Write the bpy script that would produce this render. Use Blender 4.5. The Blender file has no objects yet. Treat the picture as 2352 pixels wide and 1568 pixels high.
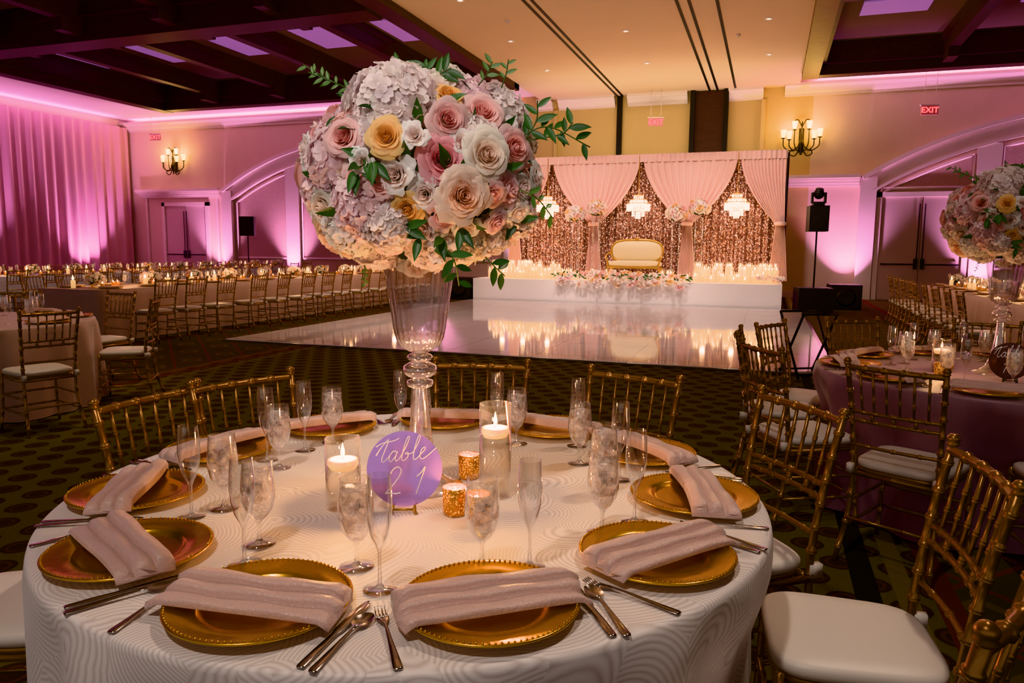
import bpy, math, random
import numpy as np
from mathutils import Vector, Matrix
random.seed(7); rng=np.random.default_rng(7)
pi=math.pi
YAW=math.radians(19); cy,sy=math.cos(YAW),math.sin(YAW)
def S(x,y): return (x*cy-y*sy, x*sy+y*cy)     # plan survey axes -> room axes
def lin(c):
    c=c/255.0
    return c/12.92 if c<=.04045 else ((c+.055)/1.055)**2.4
def C(r,g,b): return (lin(r),lin(g),lin(b),1)
sc=bpy.context.scene
# ---------------------------------------------------------------- mesh builder
class B:
    def __init__(s): s.v=[];s.f=[];s.n=0;s.c=[]
    def add(s,vf,mat=0,M=None,smooth=True,col=(1,1,1)):
        v,fs=vf; v=np.asarray(v,float)
        if M is not None:
            M=np.array(M); v=v@M[:3,:3].T+M[:3,3]
        s.v.append(v)
        col=np.asarray(col,float)
        if col.ndim==1: col=np.tile(col,(len(v),1))
        s.c.append(col)
        for f in fs:
            f=np.asarray(f,int)
            if f.size: s.f.append((f+s.n,mat,smooth))
        s.n+=len(v)
    def mesh(s,name,mats,colors=False):
        me=bpy.data.meshes.new(name)
        v=np.concatenate(s.v); me.vertices.add(len(v)); me.vertices.foreach_set('co',v.ravel())
        lv=np.concatenate([f.ravel() for f,_,_ in s.f]); tot=np.concatenate([np.full(len(f),f.shape[1]) for f,_,_ in s.f])
        mi=np.concatenate([np.full(len(f),m) for f,m,_ in s.f]); sm=np.concatenate([np.full(len(f),q) for f,_,q in s.f])
        me.loops.add(len(lv)); me.loops.foreach_set('vertex_index',lv.astype(np.int32))
        me.polygons.add(len(tot)); st=np.concatenate([[0],np.cumsum(tot)[:-1]])
        me.polygons.foreach_set('loop_start',st.astype(np.int32))
        me.polygons.foreach_set('material_index',mi.astype(np.int32))
        me.polygons.foreach_set('use_smooth',sm.astype(bool))
        for m in mats: me.materials.append(m)
        me.update(calc_edges=True)
        if colors:
            a=me.color_attributes.new('Col','FLOAT_COLOR','POINT')
            c=np.concatenate(s.c); c=np.hstack([c,np.ones((len(c),1))]); a.data.foreach_set('color',c.ravel())
        me.validate()
        return me
def ob(name,me,loc=(0,0,0),rz=0,sc_=None,parent=None,rot=None):
    o=bpy.data.objects.new(name,me); o.location=loc; o.rotation_euler=rot if rot else (0,0,rz)
    if sc_: o.scale=sc_ if hasattr(sc_,'__len__') else (sc_,)*3
    bpy.context.collection.objects.link(o)
    if parent: o.parent=parent
    return o
def T(x,y,z): return np.array(Matrix.Translation((x,y,z)))
def RS(axis,ang): return np.array(Matrix.Rotation(ang,4,axis))
def SCL(a,b=None,c=None):
    b=a if b is None else b; c=a if c is None else c
    return np.diag([a,b,c,1.0])
def align(n,spin=0):
    n=Vector(n).normalized(); q=n.to_track_quat('Z','Y').to_matrix().to_4x4()
    return np.array(q@Matrix.Rotation(spin,4,'Z'))
def gridf(nu,nv,closeu=False):
    i=np.arange(nu if closeu else nu-1); j=np.arange(nv-1)
    I,J=np.meshgrid(i,j,indexing='ij'); I2=(I+1)%nu
    return np.stack([I*nv+J,I2*nv+J,I2*nv+J+1,I*nv+J+1],-1).reshape(-1,4)
def lathe(prof,seg=24,mod=None):
    th=np.arange(seg)*2*pi/seg; p=np.array(prof,float)
    r=p[None,:,0]*np.ones((seg,1))
    if mod is not None: r=r*mod(th)[:,None]
    v=np.stack([r*np.cos(th)[:,None],r*np.sin(th)[:,None],np.ones((seg,1))*p[None,:,1]],-1).reshape(-1,3)
    return v,[gridf(seg,len(p),True)]
def box(x0,x1,y0,y1,z0,z1):
    v=[(x0,y0,z0),(x1,y0,z0),(x1,y1,z0),(x0,y1,z0),(x0,y0,z1),(x1,y0,z1),(x1,y1,z1),(x0,y1,z1)]
    return v,[[(0,3,2,1),(4,5,6,7),(0,1,5,4),(1,2,6,5),(2,3,7,6),(3,0,4,7)]]
def tube(pts,rad,seg=8,cap=True,closed=False):
    p=np.array(pts,float); n=len(p)
    rad=np.full(n,rad) if np.isscalar(rad) else np.array(rad,float)
    t=np.gradient(p,axis=0)
    if closed: t=np.roll(p,-1,0)-np.roll(p,1,0)
    t/= (np.linalg.norm(t,axis=1)[:,None]+1e-12)
    up=np.array([0,0,1.]) if abs(t[0][2])<.9 else np.array([0,1.,0])
    a=np.cross(t[0],up); a/=np.linalg.norm(a); th=np.arange(seg)*2*pi/seg
    V=[]
    for k in range(n):
        a=a-t[k]*np.dot(a,t[k]); a/=np.linalg.norm(a)+1e-12; b=np.cross(t[k],a)
        V.append(p[k]+rad[k]*(np.cos(th)[:,None]*a+np.sin(th)[:,None]*b))
    v=np.array(V).reshape(-1,3); nk=n if closed else n-1
    k=np.arange(nk); j=np.arange(seg); K,J=np.meshgrid(k,j,indexing='ij'); K2=(K+1)%n; J2=(J+1)%seg
    fs=[np.stack([K*seg+J,K*seg+J2,K2*seg+J2,K2*seg+J],-1).reshape(-1,4)]
    if cap and not closed: fs+= [np.array([np.arange(seg)[::-1]]),np.array([np.arange(seg)+(n-1)*seg])]
    return v,fs
def sphere(r=1,seg=10,rings=6):
    a=np.linspace(0,pi,rings+1); return lathe([(max(1e-4,r*math.sin(x)),-r*math.cos(x)) for x in a],seg)
def surf(nu,nv,fn,closeu=False):
    v=np.array([fn(i/(nu if closeu else nu-1),j/(nv-1)) for i in range(nu) for j in range(nv)])
    return v,[gridf(nu,nv,closeu)]
def spl(pts,k=6):
    p=[np.array(q,float) for q in pts]; p=[2*p[0]-p[1]]+p+[2*p[-1]-p[-2]]; out=[]
    for i in range(1,len(p)-2):
        for s in range(k):
            t=s/k; a,b,c,d=p[i-1],p[i],p[i+1],p[i+2]
            out.append(.5*((2*b)+(c-a)*t+(2*a-5*b+4*c-d)*t*t+(3*b-a-3*c+d)*t**3))
    out.append(p[-2]); return np.array(out)
# ---------------------------------------------------------------- materials
def N(nt,typ,inp=None,**at):
    n=nt.nodes.new(typ)
    for k,v in at.items(): setattr(n,k,v)
    for k,v in (inp or {}).items():
        if isinstance(v,bpy.types.NodeSocket): nt.links.new(v,n.inputs[k])
        else: n.inputs[k].default_value=v
    return n
def MA(nt,op,a,b=0.0,c=0.0): return N(nt,'ShaderNodeMath',{0:a,1:b,2:c},operation=op).outputs[0]
def MIX(nt,f,a,b):
    n=nt.nodes.new('ShaderNodeMix'); n.data_type='RGBA'
    for k,v in ((0,f),(6,a),(7,b)):
        if isinstance(v,bpy.types.NodeSocket): nt.links.new(v,n.inputs[k])
        else: n.inputs[k].default_value=v
    return n.outputs[2]
def mat(name,col=(.8,.8,.8,1),rough=.5,metal=0,emit=None,es=0,noise=None,bump=None,sheen=0,spec=.5,sub=0,attr=False,colvar=0):
    m=bpy.data.materials.new(name); m.use_nodes=True; nt=m.node_tree; p=nt.nodes['Principled BSDF']
    p.inputs['Base Color'].default_value=col; p.inputs['Roughness'].default_value=rough; p.inputs['Metallic'].default_value=metal
    p.inputs['Specular IOR Level'].default_value=spec
    if sheen: p.inputs['Sheen Weight'].default_value=sheen; p.inputs['Sheen Roughness'].default_value=.4
    if emit: p.inputs['Emission Color'].default_value=emit; p.inputs['Emission Strength'].default_value=es
    if sub: p.inputs['Subsurface Weight'].default_value=sub; p.inputs['Subsurface Scale'].default_value=.01
    tc=N(nt,'ShaderNodeTexCoord')
    if attr:
        a=N(nt,'ShaderNodeAttribute',attribute_name='Col'); nt.links.new(a.outputs['Color'],p.inputs['Base Color'])
    if colvar:
        nz=N(nt,'ShaderNodeTexNoise',{'Vector':tc.outputs['Object'],'Scale':noise or 4.0,'Detail':4.0})
        d=tuple(c*(1-colvar) for c in col[:3])+(1,); l=tuple(min(1,c*(1+colvar)) for c in col[:3])+(1,)
        nt.links.new(MIX(nt,nz.outputs['Fac'],d,l),p.inputs['Base Color'])
    if bump:
        nz=N(nt,'ShaderNodeTexNoise',{'Vector':tc.outputs['Object'],'Scale':bump[0],'Detail':3.0})
        b=N(nt,'ShaderNodeBump',{'Height':nz.outputs['Fac'],'Strength':bump[1],'Distance':.01}); nt.links.new(b.outputs[0],p.inputs['Normal'])
    return m
def petalmat():
    m=bpy.data.materials.new('petals'); m.use_nodes=True; nt=m.node_tree; nt.nodes.clear()
    a=N(nt,'ShaderNodeAttribute',attribute_name='Col')
    d=N(nt,'ShaderNodeBsdfDiffuse',{'Color':a.outputs['Color']}); t=N(nt,'ShaderNodeBsdfTranslucent',{'Color':a.outputs['Color']})
    g=N(nt,'ShaderNodeBsdfGlossy',{'Color':(1,1,1,1),'Roughness':.5})
    m1=N(nt,'ShaderNodeMixShader',{0:.38,1:d.outputs[0],2:t.outputs[0]}); m2=N(nt,'ShaderNodeMixShader',{0:.03,1:m1.outputs[0],2:g.outputs[0]})
    N(nt,'ShaderNodeOutputMaterial',{0:m2.outputs[0]}); return m
def thin_glass(name,tint=(1,1,1,1),base=.05,gain=.75,rough=.03,power=3,haze=.04,hcol=(.9,.85,.88,1)):
    m=bpy.data.materials.new(name); m.use_nodes=True; nt=m.node_tree; nt.nodes.clear()
    lw=N(nt,'ShaderNodeLayerWeight',{'Blend':.5})
    fp=MA(nt,'POWER',lw.outputs['Facing'],float(power)); f=MA(nt,'MULTIPLY_ADD',fp,gain,base)
    t=N(nt,'ShaderNodeBsdfTransparent',{'Color':tint}); g=N(nt,'ShaderNodeBsdfGlossy',{'Color':(1,1,1,1),'Roughness':rough})
    d=N(nt,'ShaderNodeBsdfDiffuse',{'Color':hcol}); tr=N(nt,'ShaderNodeBsdfTranslucent',{'Color':hcol}); dt=N(nt,'ShaderNodeMixShader',{0:.5,1:d.outputs[0],2:tr.outputs[0]})
    gd=N(nt,'ShaderNodeMixShader',{0:MA(nt,'MULTIPLY_ADD',fp,haze*5,haze),1:t.outputs[0],2:dt.outputs[0]})
    mx=N(nt,'ShaderNodeMixShader',{0:f,1:gd.outputs[0],2:g.outputs[0]}); N(nt,'ShaderNodeOutputMaterial',{0:mx.outputs[0]})
    return m
def icewater():
    m=bpy.data.materials.new('ice_water'); m.use_nodes=True; nt=m.node_tree; nt.nodes.clear()
    tc=N(nt,'ShaderNodeTexCoord'); vo=N(nt,'ShaderNodeTexVoronoi',{'Vector':tc.outputs['Object'],'Scale':85.0})
    nz=N(nt,'ShaderNodeTexNoise',{'Vector':tc.outputs['Object'],'Scale':70.0,'Detail':4.0})
    bp=N(nt,'ShaderNodeBump',{'Height':vo.outputs['Distance'],'Strength':.6,'Distance':.006})
    t=N(nt,'ShaderNodeBsdfTransparent',{'Color':(1,.98,.98,1)}); g=N(nt,'ShaderNodeBsdfGlossy',{'Roughness':.12,'Normal':bp.outputs[0]})
    d=N(nt,'ShaderNodeBsdfDiffuse',{'Color':(1,.97,.97,1)}); tr=N(nt,'ShaderNodeBsdfTranslucent',{'Color':(1,.97,.97,1)})
    dt=N(nt,'ShaderNodeMixShader',{0:.6,1:d.outputs[0],2:tr.outputs[0]})
    m1=N(nt,'ShaderNodeMixShader',{0:.88,1:g.outputs[0],2:dt.outputs[0]})
    cr=N(nt,'ShaderNodeMapRange',{0:nz.outputs['Fac'],1:.38,2:.66,3:.05,4:.58})
    m2=N(nt,'ShaderNodeMixShader',{0:cr.outputs[0],1:t.outputs[0],2:m1.outputs[0]})
    N(nt,'ShaderNodeOutputMaterial',{0:m2.outputs[0]}); return m
def cloth_swirl(name,c1,c2,rough=.5):
    m=bpy.data.materials.new(name); m.use_nodes=True; nt=m.node_tree; p=nt.nodes['Principled BSDF']
    tc=N(nt,'ShaderNodeTexCoord')
    nz=N(nt,'ShaderNodeTexNoise',{'Vector':tc.outputs['Object'],'Scale':4.0,'Detail':0.0})
    va=N(nt,'ShaderNodeVectorMath',{0:nz.outputs['Color'],1:(.5,.5,.5)},operation='SUBTRACT'); vb=N(nt,'ShaderNodeVectorMath',{0:va.outputs[0]},operation='SCALE'); vb.inputs['Scale'].default_value=.12
    vc=N(nt,'ShaderNodeVectorMath',{0:tc.outputs['Object'],1:vb.outputs[0]},operation='ADD')
    # overlapping fans of fine arcs: each voronoi cell draws arcs about its own off-centre point
    vo=N(nt,'ShaderNodeTexVoronoi',{'Vector':vc.outputs[0],'Scale':6.5,'Randomness':1.0})
    oc=N(nt,'ShaderNodeVectorMath',{0:vo.outputs['Color'],1:(.5,.5,.5)},operation='SUBTRACT'); od=N(nt,'ShaderNodeVectorMath',{0:oc.outputs[0]},operation='SCALE'); od.inputs['Scale'].default_value=.34
    pp=N(nt,'ShaderNodeVectorMath',{0:vo.outputs['Position'],1:od.outputs[0]},operation='ADD')
    ds=N(nt,'ShaderNodeVectorMath',{0:vc.outputs[0],1:pp.outputs[0]},operation='DISTANCE').outputs['Value']
    s=MA(nt,'POWER',MA(nt,'MULTIPLY_ADD',MA(nt,'SINE',MA(nt,'MULTIPLY',ds,700.0)),.5,.5),.6)
    nt.links.new(MIX(nt,s,c1,c2),p.inputs['Base Color'])
    b=N(nt,'ShaderNodeBump',{'Height':s,'Strength':.2,'Distance':.0008}); nt.links.new(b.outputs[0],p.inputs['Normal'])
    p.inputs['Roughness'].default_value=rough; p.inputs['Sheen Weight'].default_value=.25
    return m
def carpet():
    m=bpy.data.materials.new('patterned_carpet'); m.use_nodes=True; nt=m.node_tree; p=nt.nodes['Principled BSDF']
    tc=N(nt,'ShaderNodeTexCoord'); sp=N(nt,'ShaderNodeSeparateXYZ',{0:tc.outputs['Object']}); x,y=sp.outputs[0],sp.outputs[1]
    py_=MA(nt,'DIVIDE',y,.19); row=MA(nt,'FLOOR',py_); off=MA(nt,'MULTIPLY',MA(nt,'FLOORED_MODULO',row,2.0),.5)
    px_=MA(nt,'ADD',MA(nt,'DIVIDE',x,.24),off)
    fx=MA(nt,'SUBTRACT',MA(nt,'FRACT',px_),.5); fy=MA(nt,'MULTIPLY',MA(nt,'SUBTRACT',MA(nt,'FRACT',py_),.5),.8)
    d=MA(nt,'SQRT',MA(nt,'ADD',MA(nt,'MULTIPLY',fx,fx),MA(nt,'MULTIPLY',fy,fy)))
    disc=MA(nt,'LESS_THAN',d,.32); ring=MA(nt,'COMPARE',d,.2,.03)
    nz=N(nt,'ShaderNodeTexNoise',{'Vector':tc.outputs['Object'],'Scale':60.0})
    bg=MIX(nt,nz.outputs['Fac'],C(76,68,30),C(112,98,50))
    c=MIX(nt,disc,bg,C(54,34,22)); c=MIX(nt,ring,c,C(82,50,34))
    def band(x0,x1): return MA(nt,'MULTIPLY',MA(nt,'GREATER_THAN',x,x0),MA(nt,'LESS_THAN',x,x1))
    bm=MA(nt,'ADD',band(-8.6,-6.3),band(.75,2.6))
    ax=MA(nt,'ABSOLUTE',MA(nt,'SUBTRACT',MA(nt,'FRACT',MA(nt,'DIVIDE',x,.58)),.5)); ay=MA(nt,'ABSOLUTE',MA(nt,'SUBTRACT',MA(nt,'FRACT',MA(nt,'DIVIDE',y,.58)),.5))
    dd=MA(nt,'ADD',ax,ay); dl=MA(nt,'COMPARE',dd,.5,.04); dc=MA(nt,'LESS_THAN',MA(nt,'ABSOLUTE',MA(nt,'SUBTRACT',dd,.2)),.06)
    bc=MIX(nt,dl,C(70,58,28),C(106,54,38)); bc=MIX(nt,dc,bc,C(104,86,52))
    c=MIX(nt,bm,c,bc)
    for xx,w,cc in ((-6.3,.05,C(114,74,46)),(-6.15,.05,C(96,42,30)),(-5.98,.03,C(120,104,62)),(-8.6,.06,C(96,42,30)),(.75,.05,C(96,42,30)),(.6,.04,C(120,104,62)),(.45,.05,C(30,26,16)),(2.6,.06,C(96,42,30))):
        c=MIX(nt,MA(nt,'COMPARE',x,xx,w),c,cc)
    nt.links.new(c,p.inputs['Base Color']); p.inputs['Roughness'].default_value=.95; p.inputs['Specular IOR Level'].default_value=.1
    b=N(nt,'ShaderNodeBump',{'Height':nz.outputs['Fac'],'Strength':.3,'Distance':.01}); nt.links.new(b.outputs[0],p.inputs['Normal'])
    return m
def tiles():
    m=bpy.data.materials.new('gloss_white_dance_tile'); m.use_nodes=True; nt=m.node_tree; p=nt.nodes['Principled BSDF']
    tc=N(nt,'ShaderNodeTexCoord'); sp=N(nt,'ShaderNodeSeparateXYZ',{0:tc.outputs['Object']})
    l=[MA(nt,'LESS_THAN',MA(nt,'FRACT',MA(nt,'DIVIDE',MA(nt,'ADD',sp.outputs[i],100.0),1.2)),.008) for i in (0,1)]
    f=MA(nt,'MAXIMUM',l[0],l[1]); nt.links.new(MIX(nt,f,C(236,228,230),C(140,120,110)),p.inputs['Base Color'])
    p.inputs['Roughness'].default_value=.05; p.inputs['Specular IOR Level'].default_value=1.0; p.inputs['IOR'].default_value=2.1
    nz=N(nt,'ShaderNodeTexNoise',{'Vector':tc.outputs['Object'],'Scale':1.5}); b=N(nt,'ShaderNodeBump',{'Height':nz.outputs['Fac'],'Strength':.05,'Distance':.02}); nt.links.new(b.outputs[0],p.inputs['Normal'])
    return m
def sequin():
    m=bpy.data.materials.new('rose_gold_sequin'); m.use_nodes=True; nt=m.node_tree; p=nt.nodes['Principled BSDF']
    tc=N(nt,'ShaderNodeTexCoord'); vo=N(nt,'ShaderNodeTexVoronoi',{'Vector':tc.outputs['Object'],'Scale':30.0})
    nt.links.new(MIX(nt,vo.outputs['Distance'],C(222,184,170),C(118,80,70)),p.inputs['Base Color'])
    g=N(nt,'ShaderNodeNewGeometry')
    va=N(nt,'ShaderNodeVectorMath',{0:vo.outputs['Color'],1:(.5,.5,.5)},operation='SUBTRACT')
    vb=N(nt,'ShaderNodeVectorMath',{0:va.outputs[0]},operation='SCALE'); vb.inputs['Scale'].default_value=1.3
    vc=N(nt,'ShaderNodeVectorMath',{0:g.outputs['Normal'],1:vb.outputs[0]},operation='ADD'); vd=N(nt,'ShaderNodeVectorMath',{0:vc.outputs[0]},operation='NORMALIZE')
    nt.links.new(vd.outputs[0],p.inputs['Normal'])
    p.inputs['Metallic'].default_value=.75; p.inputs['Roughness'].default_value=.3
    return m
def wood(name,c1,c2):
    m=bpy.data.materials.new(name); m.use_nodes=True; nt=m.node_tree; p=nt.nodes['Principled BSDF']
    tc=N(nt,'ShaderNodeTexCoord'); mp=N(nt,'ShaderNodeMapping',{0:tc.outputs['Object'],'Scale':(3,3,12)})
    nz=N(nt,'ShaderNodeTexNoise',{'Vector':mp.outputs[0],'Scale':1.5,'Detail':6.0}); nt.links.new(MIX(nt,nz.outputs['Fac'],c1,c2),p.inputs['Base Color'])
    p.inputs['Roughness'].default_value=.45; return m
m_gold=mat('antique_gold_paint',C(150,112,68),.32,.8,bump=(40,.1))
m_charger=mat('gold_lacquer',C(220,172,70),.24,.95,bump=(25,.12))
m_steel=mat('stainless_steel',C(190,182,176),.18,1)
m_glass=thin_glass('clear_glass',base=.14,gain=1.0,rough=.05,power=1.8,haze=.012); m_vglass=thin_glass('fluted_vase_glass',tint=(.98,.96,.98,1),base=.22,gain=.9,rough=.08,power=1.5,haze=.045,hcol=(.98,.85,.97,1))  # diffuse haze stands in for pale highlights, lilac on the vase for reflected streaks
m_cglass=thin_glass('candle_cylinder_glass',base=.07,gain=.9,rough=.03,power=2.2,haze=.003)
m_ice=icewater(); m_water=thin_glass('candle_water',tint=(1,.96,.88,1),base=.04,gain=.5,power=2,haze=.006)
m_cloth=cloth_swirl('ivory_swirl_linen',C(213,201,196),C(240,231,227),.5)
m_mauve=mat('mauve_satin_linen',C(164,136,148),.42,sheen=.4,bump=(60,.08),colvar=.08)
m_blush=mat('blush_linen',C(200,172,162),.5,sheen=.3,colvar=.06)
m_whitecloth=mat('white_linen',C(206,206,226),.6)
m_napkin=mat('dusty_rose_satin',C(220,186,176),.34,sheen=.5,bump=(220,.25),colvar=.1,noise=150.0)
m_cushion=mat('ivory_vinyl_cushion',C(226,216,206),.45,bump=(30,.05))
m_wax=mat('white_wax',C(250,236,210),.4,sub=.3,emit=(1,.6,.25,1),es=.6)
m_flame=mat('candle_flame',C(255,200,100),.5,emit=(1,.62,.22,1),es=36)
m_glow=mat('candle_glow',C(255,200,120),.5,emit=(1,.62,.26,1),es=20)
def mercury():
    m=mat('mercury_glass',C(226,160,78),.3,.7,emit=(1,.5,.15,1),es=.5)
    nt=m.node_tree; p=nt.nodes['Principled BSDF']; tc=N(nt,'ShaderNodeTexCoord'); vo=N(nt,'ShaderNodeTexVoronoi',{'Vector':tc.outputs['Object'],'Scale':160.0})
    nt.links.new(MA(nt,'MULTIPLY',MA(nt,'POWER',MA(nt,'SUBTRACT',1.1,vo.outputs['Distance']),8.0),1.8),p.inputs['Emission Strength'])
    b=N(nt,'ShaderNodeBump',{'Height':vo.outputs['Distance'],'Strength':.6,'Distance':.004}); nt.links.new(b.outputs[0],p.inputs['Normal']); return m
m_merc=mercury()
m_petal=petalmat()
m_leaf=mat('foliage',rough=.4,attr=True)
m_wallp=mat('cream_plaster_wall',C(222,200,180),.8,colvar=.04,noise=2.0)
m_wally=mat('golden_plaster_wall',C(206,180,128),.8,colvar=.04,noise=2.0)
m_trim=mat('white_painted_trim',C(232,216,206),.5)
m_ceil=mat('cream_ceiling_paint',C(224,197,164),.85,colvar=.03,noise=1.0)
m_soff=mat('soffit_paint',C(228,210,204),.85)
m_wood=wood('dark_stained_beam',C(46,26,20),C(78,44,34)); m_wood_lit=wood('stained_beam_sconce_lit',C(96,68,36),C(134,98,54))  # golden copy of the beam wood has yellow sconce light painted in
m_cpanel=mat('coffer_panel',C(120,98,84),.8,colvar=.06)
m_purple=mat('panel_painted_lilac_light',C(180,120,200),.6,emit=(.72,.36,.92,1),es=.24)  # faint emission stands in for purple light falling on the panels
m_black=mat('black_plastic',C(16,15,16),.45); m_iron=mat('wrought_iron',C(52,40,22),.4,.7)
m_fabric=mat('beige_damask_panel',C(200,172,158),.7,colvar=.15,noise=18.0,bump=(18,.2))
m_door=mat('painted_door',C(206,184,176),.45)
m_stage=mat('white_stage_skirt',C(246,240,238),.4,bump=(6,.1))
m_curt=mat('blush_drape',C(214,170,178),.65,sheen=.3); m_chiff=mat('chiffon_swag',C(236,198,190),.6,sheen=.4,sub=.1)
m_amber=mat('amber_shade',C(255,220,120),.4,emit=(1,.68,.16,1),es=7)
m_crystal=mat('lit_crystal',C(255,235,210),.15,emit=(1,.84,.66,1),es=6)
m_glint=mat('sequin_glint',C(255,230,190),.3,emit=(1,.82,.68,1),es=3.5)  # emission imitates glints on the sequins
m_exit=mat('exit_red',C(255,40,50),.4,emit=(1,.03,.05,1),es=3); m_exitp=mat('exit_plate',C(200,150,145),.4,emit=(1,.2,.2,1),es=.06)
m_lamp=mat('downlight_lens',C(255,240,210),.4,emit=(1,.88,.7,1),es=6)
m_mirror=mat('mirror_acrylic_lilac_reflection',C(196,150,214),.1,.75,emit=(.55,.34,.66,1),es=.22)  # lilac base and emission stand in for the mirrored purple ceiling
m_mirrord=mat('bronze_mirror_acrylic',C(96,66,62),.15,.6)
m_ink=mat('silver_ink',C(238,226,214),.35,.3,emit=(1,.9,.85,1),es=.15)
m_uphol=mat('champagne_upholstery',C(212,196,164),.55,sheen=.3); m_gilt=mat('gilt_frame',C(205,165,90),.3,.8)
m_uplens=mat('uplight_lens',C(255,200,240),.4,emit=(1,.5,.9,1),es=12)
m_seq=sequin()
# ---------------------------------------------------------------- room shell
WB=24.0; WL=-24.9; WR=14.0; B0=-7.0
def solo(name,vf,m,smooth=False):
    b=B(); b.add(vf,0,smooth=smooth); return ob(name,b.mesh(name,[m]))
solo('floor',box(WL-.3,WR+.3,B0,WB+.3,-.2,0),carpet())
solo('wall_left',box(WL-.3,WL,B0,WB+.3,0,7.6),m_wallp)
solo('wall_right',box(WR,WR+.3,B0,WB+.3,0,7.6),m_wallp)
b=B(); b.add(box(WL,-8.05,WB,WB+.3,0,7.6),0,smooth=False); b.add(box(-8.05,1.0,WB,WB+.3,0,7.6),1,smooth=False); b.add(box(1.0,WR,WB,WB+.3,0,7.6),0,smooth=False)
ob('wall_back',b.mesh('wall_back',[m_wallp,m_wally]))
CT=6.85
b=B(); b.add(box(-7.3,.6,B0,WB,6.2,6.4),0,smooth=False)
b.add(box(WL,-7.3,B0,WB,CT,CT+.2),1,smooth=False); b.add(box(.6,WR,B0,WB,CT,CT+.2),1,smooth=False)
b.add(box(WL,-20.4,B0,WB,6.35,CT),2,smooth=False); b.add(box(-20.4,-7.3,21.4,WB,6.35,CT),2,smooth=False); b.add(box(.6,WR,22.3,WB,6.35,CT),2,smooth=False)
ob('ceiling',b.mesh('ceiling',[m_ceil,m_cpanel,m_soff]))
b=B()
for a in (-4.78,-4.62,-1.95,-1.72,-1.2): b.add(box(a-.03,a+.03,B0,WB-.02,6.185,6.2),0,smooth=False)
ob('ceiling_partition_track',b.mesh('track',[m_black]))
def coffer(a0,a1,b0,b1,name,edgeL,edgeR,longs,crosses,w=.42):
    b=B()
    b.add(box(a0,a0+w,b0,b1,6.03,CT),edgeL,smooth=False); b.add(box(a1-w,a1,b0,b1,6.03,CT),edgeR,smooth=False)
    b.add(box(a0,a1,b1-w,b1,6.04,CT),0,smooth=False)
    b.add(box(a0+w,a0+w+.14,b0,b1-w,6.3,CT),0,smooth=False); b.add(box(a1-w-.14,a1-w,b0,b1-w,6.3,CT),0,smooth=False); b.add(box(a0+w,a1-w,b1-w-.14,b1-w,6.3,CT),0,smooth=False)
    for x in longs: b.add(box(x-.13,x+.13,b0,b1-w-.02,6.36,CT-.01),0,smooth=False); b.add(box(x-.19,x+.19,b0,b1-w-.02,6.68,CT-.01),0,smooth=False)
    for y in crosses:
        b.add(box(a0+w+.02,a1-w-.02,y-.32,y+.32,5.98,CT-.01),0,smooth=False); b.add(box(a0+w+.02,a1-w-.02,y-.42,y+.42,6.5,CT-.01),0,smooth=False)
        for x in longs:
            for s in (-1,1): b.add(box(x-.12,x+.12,y+s*.32,y+s*.85,6.1,6.38) if s>0 else box(x-.12,x+.12,y-.85,y-.32,6.1,6.38),0,smooth=False)
    for x in longs: b.add(box(x-.12,x+.12,b1-w-.75,b1-w-.1,6.14,6.38),0,smooth=False)
    ob(name,b.mesh(name,[m_wood,m_wood_lit]))
coffer(-20.5,-7.25,B0,21.5,'trim_ceiling_beams_west',0,0,[-17.8,-15.1,-12.4,-9.8],[13.7,6.0])
coffer(.6,WR-.02,B0,22.4,'trim_ceiling_beams_east',1,0,[4.0,7.2,10.4],[15.3,8.0])
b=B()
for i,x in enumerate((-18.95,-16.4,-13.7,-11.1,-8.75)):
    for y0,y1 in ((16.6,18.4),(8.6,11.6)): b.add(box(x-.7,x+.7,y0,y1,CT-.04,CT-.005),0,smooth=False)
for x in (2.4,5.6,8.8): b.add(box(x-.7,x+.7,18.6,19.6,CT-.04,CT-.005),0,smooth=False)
ob('lilac_glow_ceiling_panel',b.mesh('clp',[m_purple]))  # acoustic panels, not lamps; their lilac glow is put into the material
def crownx(a0,a1,zb=5.92,d=.34):
    b=B(); prof=[(0,0),(.06,0),(.06,.06),(.14,.1),(.2,.2),(.28,.24),(d,.26),(d,.34),(d-.04,.34),(d-.04,.28),(0,.28)]
    v=[(a,WB-p[0]-.001,zb+p[1]) for a in (a0,a1) for p in prof]; n=len(prof)
    f=[[(i,(i+1)%n,n+(i+1)%n,n+i)] for i in range(n)]; f+= [[tuple(range(n))],[tuple(range(n,2*n))]]
    b.add((v,f),0,smooth=False); return b.mesh('crown',[m_trim])
for i,(p0,p1) in enumerate(((WL+.02,-8.0),(-7.4,-6.9),(-6.7,-4.85),(-4.45,-2.6),(-1.4,-.4),(.2,WR-.02))):
    z=5.86 if 0<i<5 else 5.9
    ob('trim_crown',crownx(p0,p1,z,.34 if i in(0,5) else .3))
b=B()
b.add(box(-4.78,-4.62,WB-.12,WB-.001,0,6.18),0,smooth=False); b.add(box(-2.5,-2.36,WB-.3,WB-.001,0,6.18),0,smooth=False); b.add(box(-1.52,-1.38,WB-.3,WB-.001,0,6.18),0,smooth=False); b.add(box(-2.36,-1.52,WB-.12,WB-.001,0,6.18),1,smooth=False)
ob('movable_partition_pocket',b.mesh('pocket',[m_black,m_wood]))
b=B()
for a in (-6.8,-.38): b.add(box(a-.06,a+.06,WB-.08,WB-.001,0,5.86),0,smooth=False)
b.add(box(-6.3,-6.1,WB-.02,WB-.001,5.2,5.3),1,smooth=False)
ob('trim_pilaster',b.mesh('pil',[m_wally,m_trim]))
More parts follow.
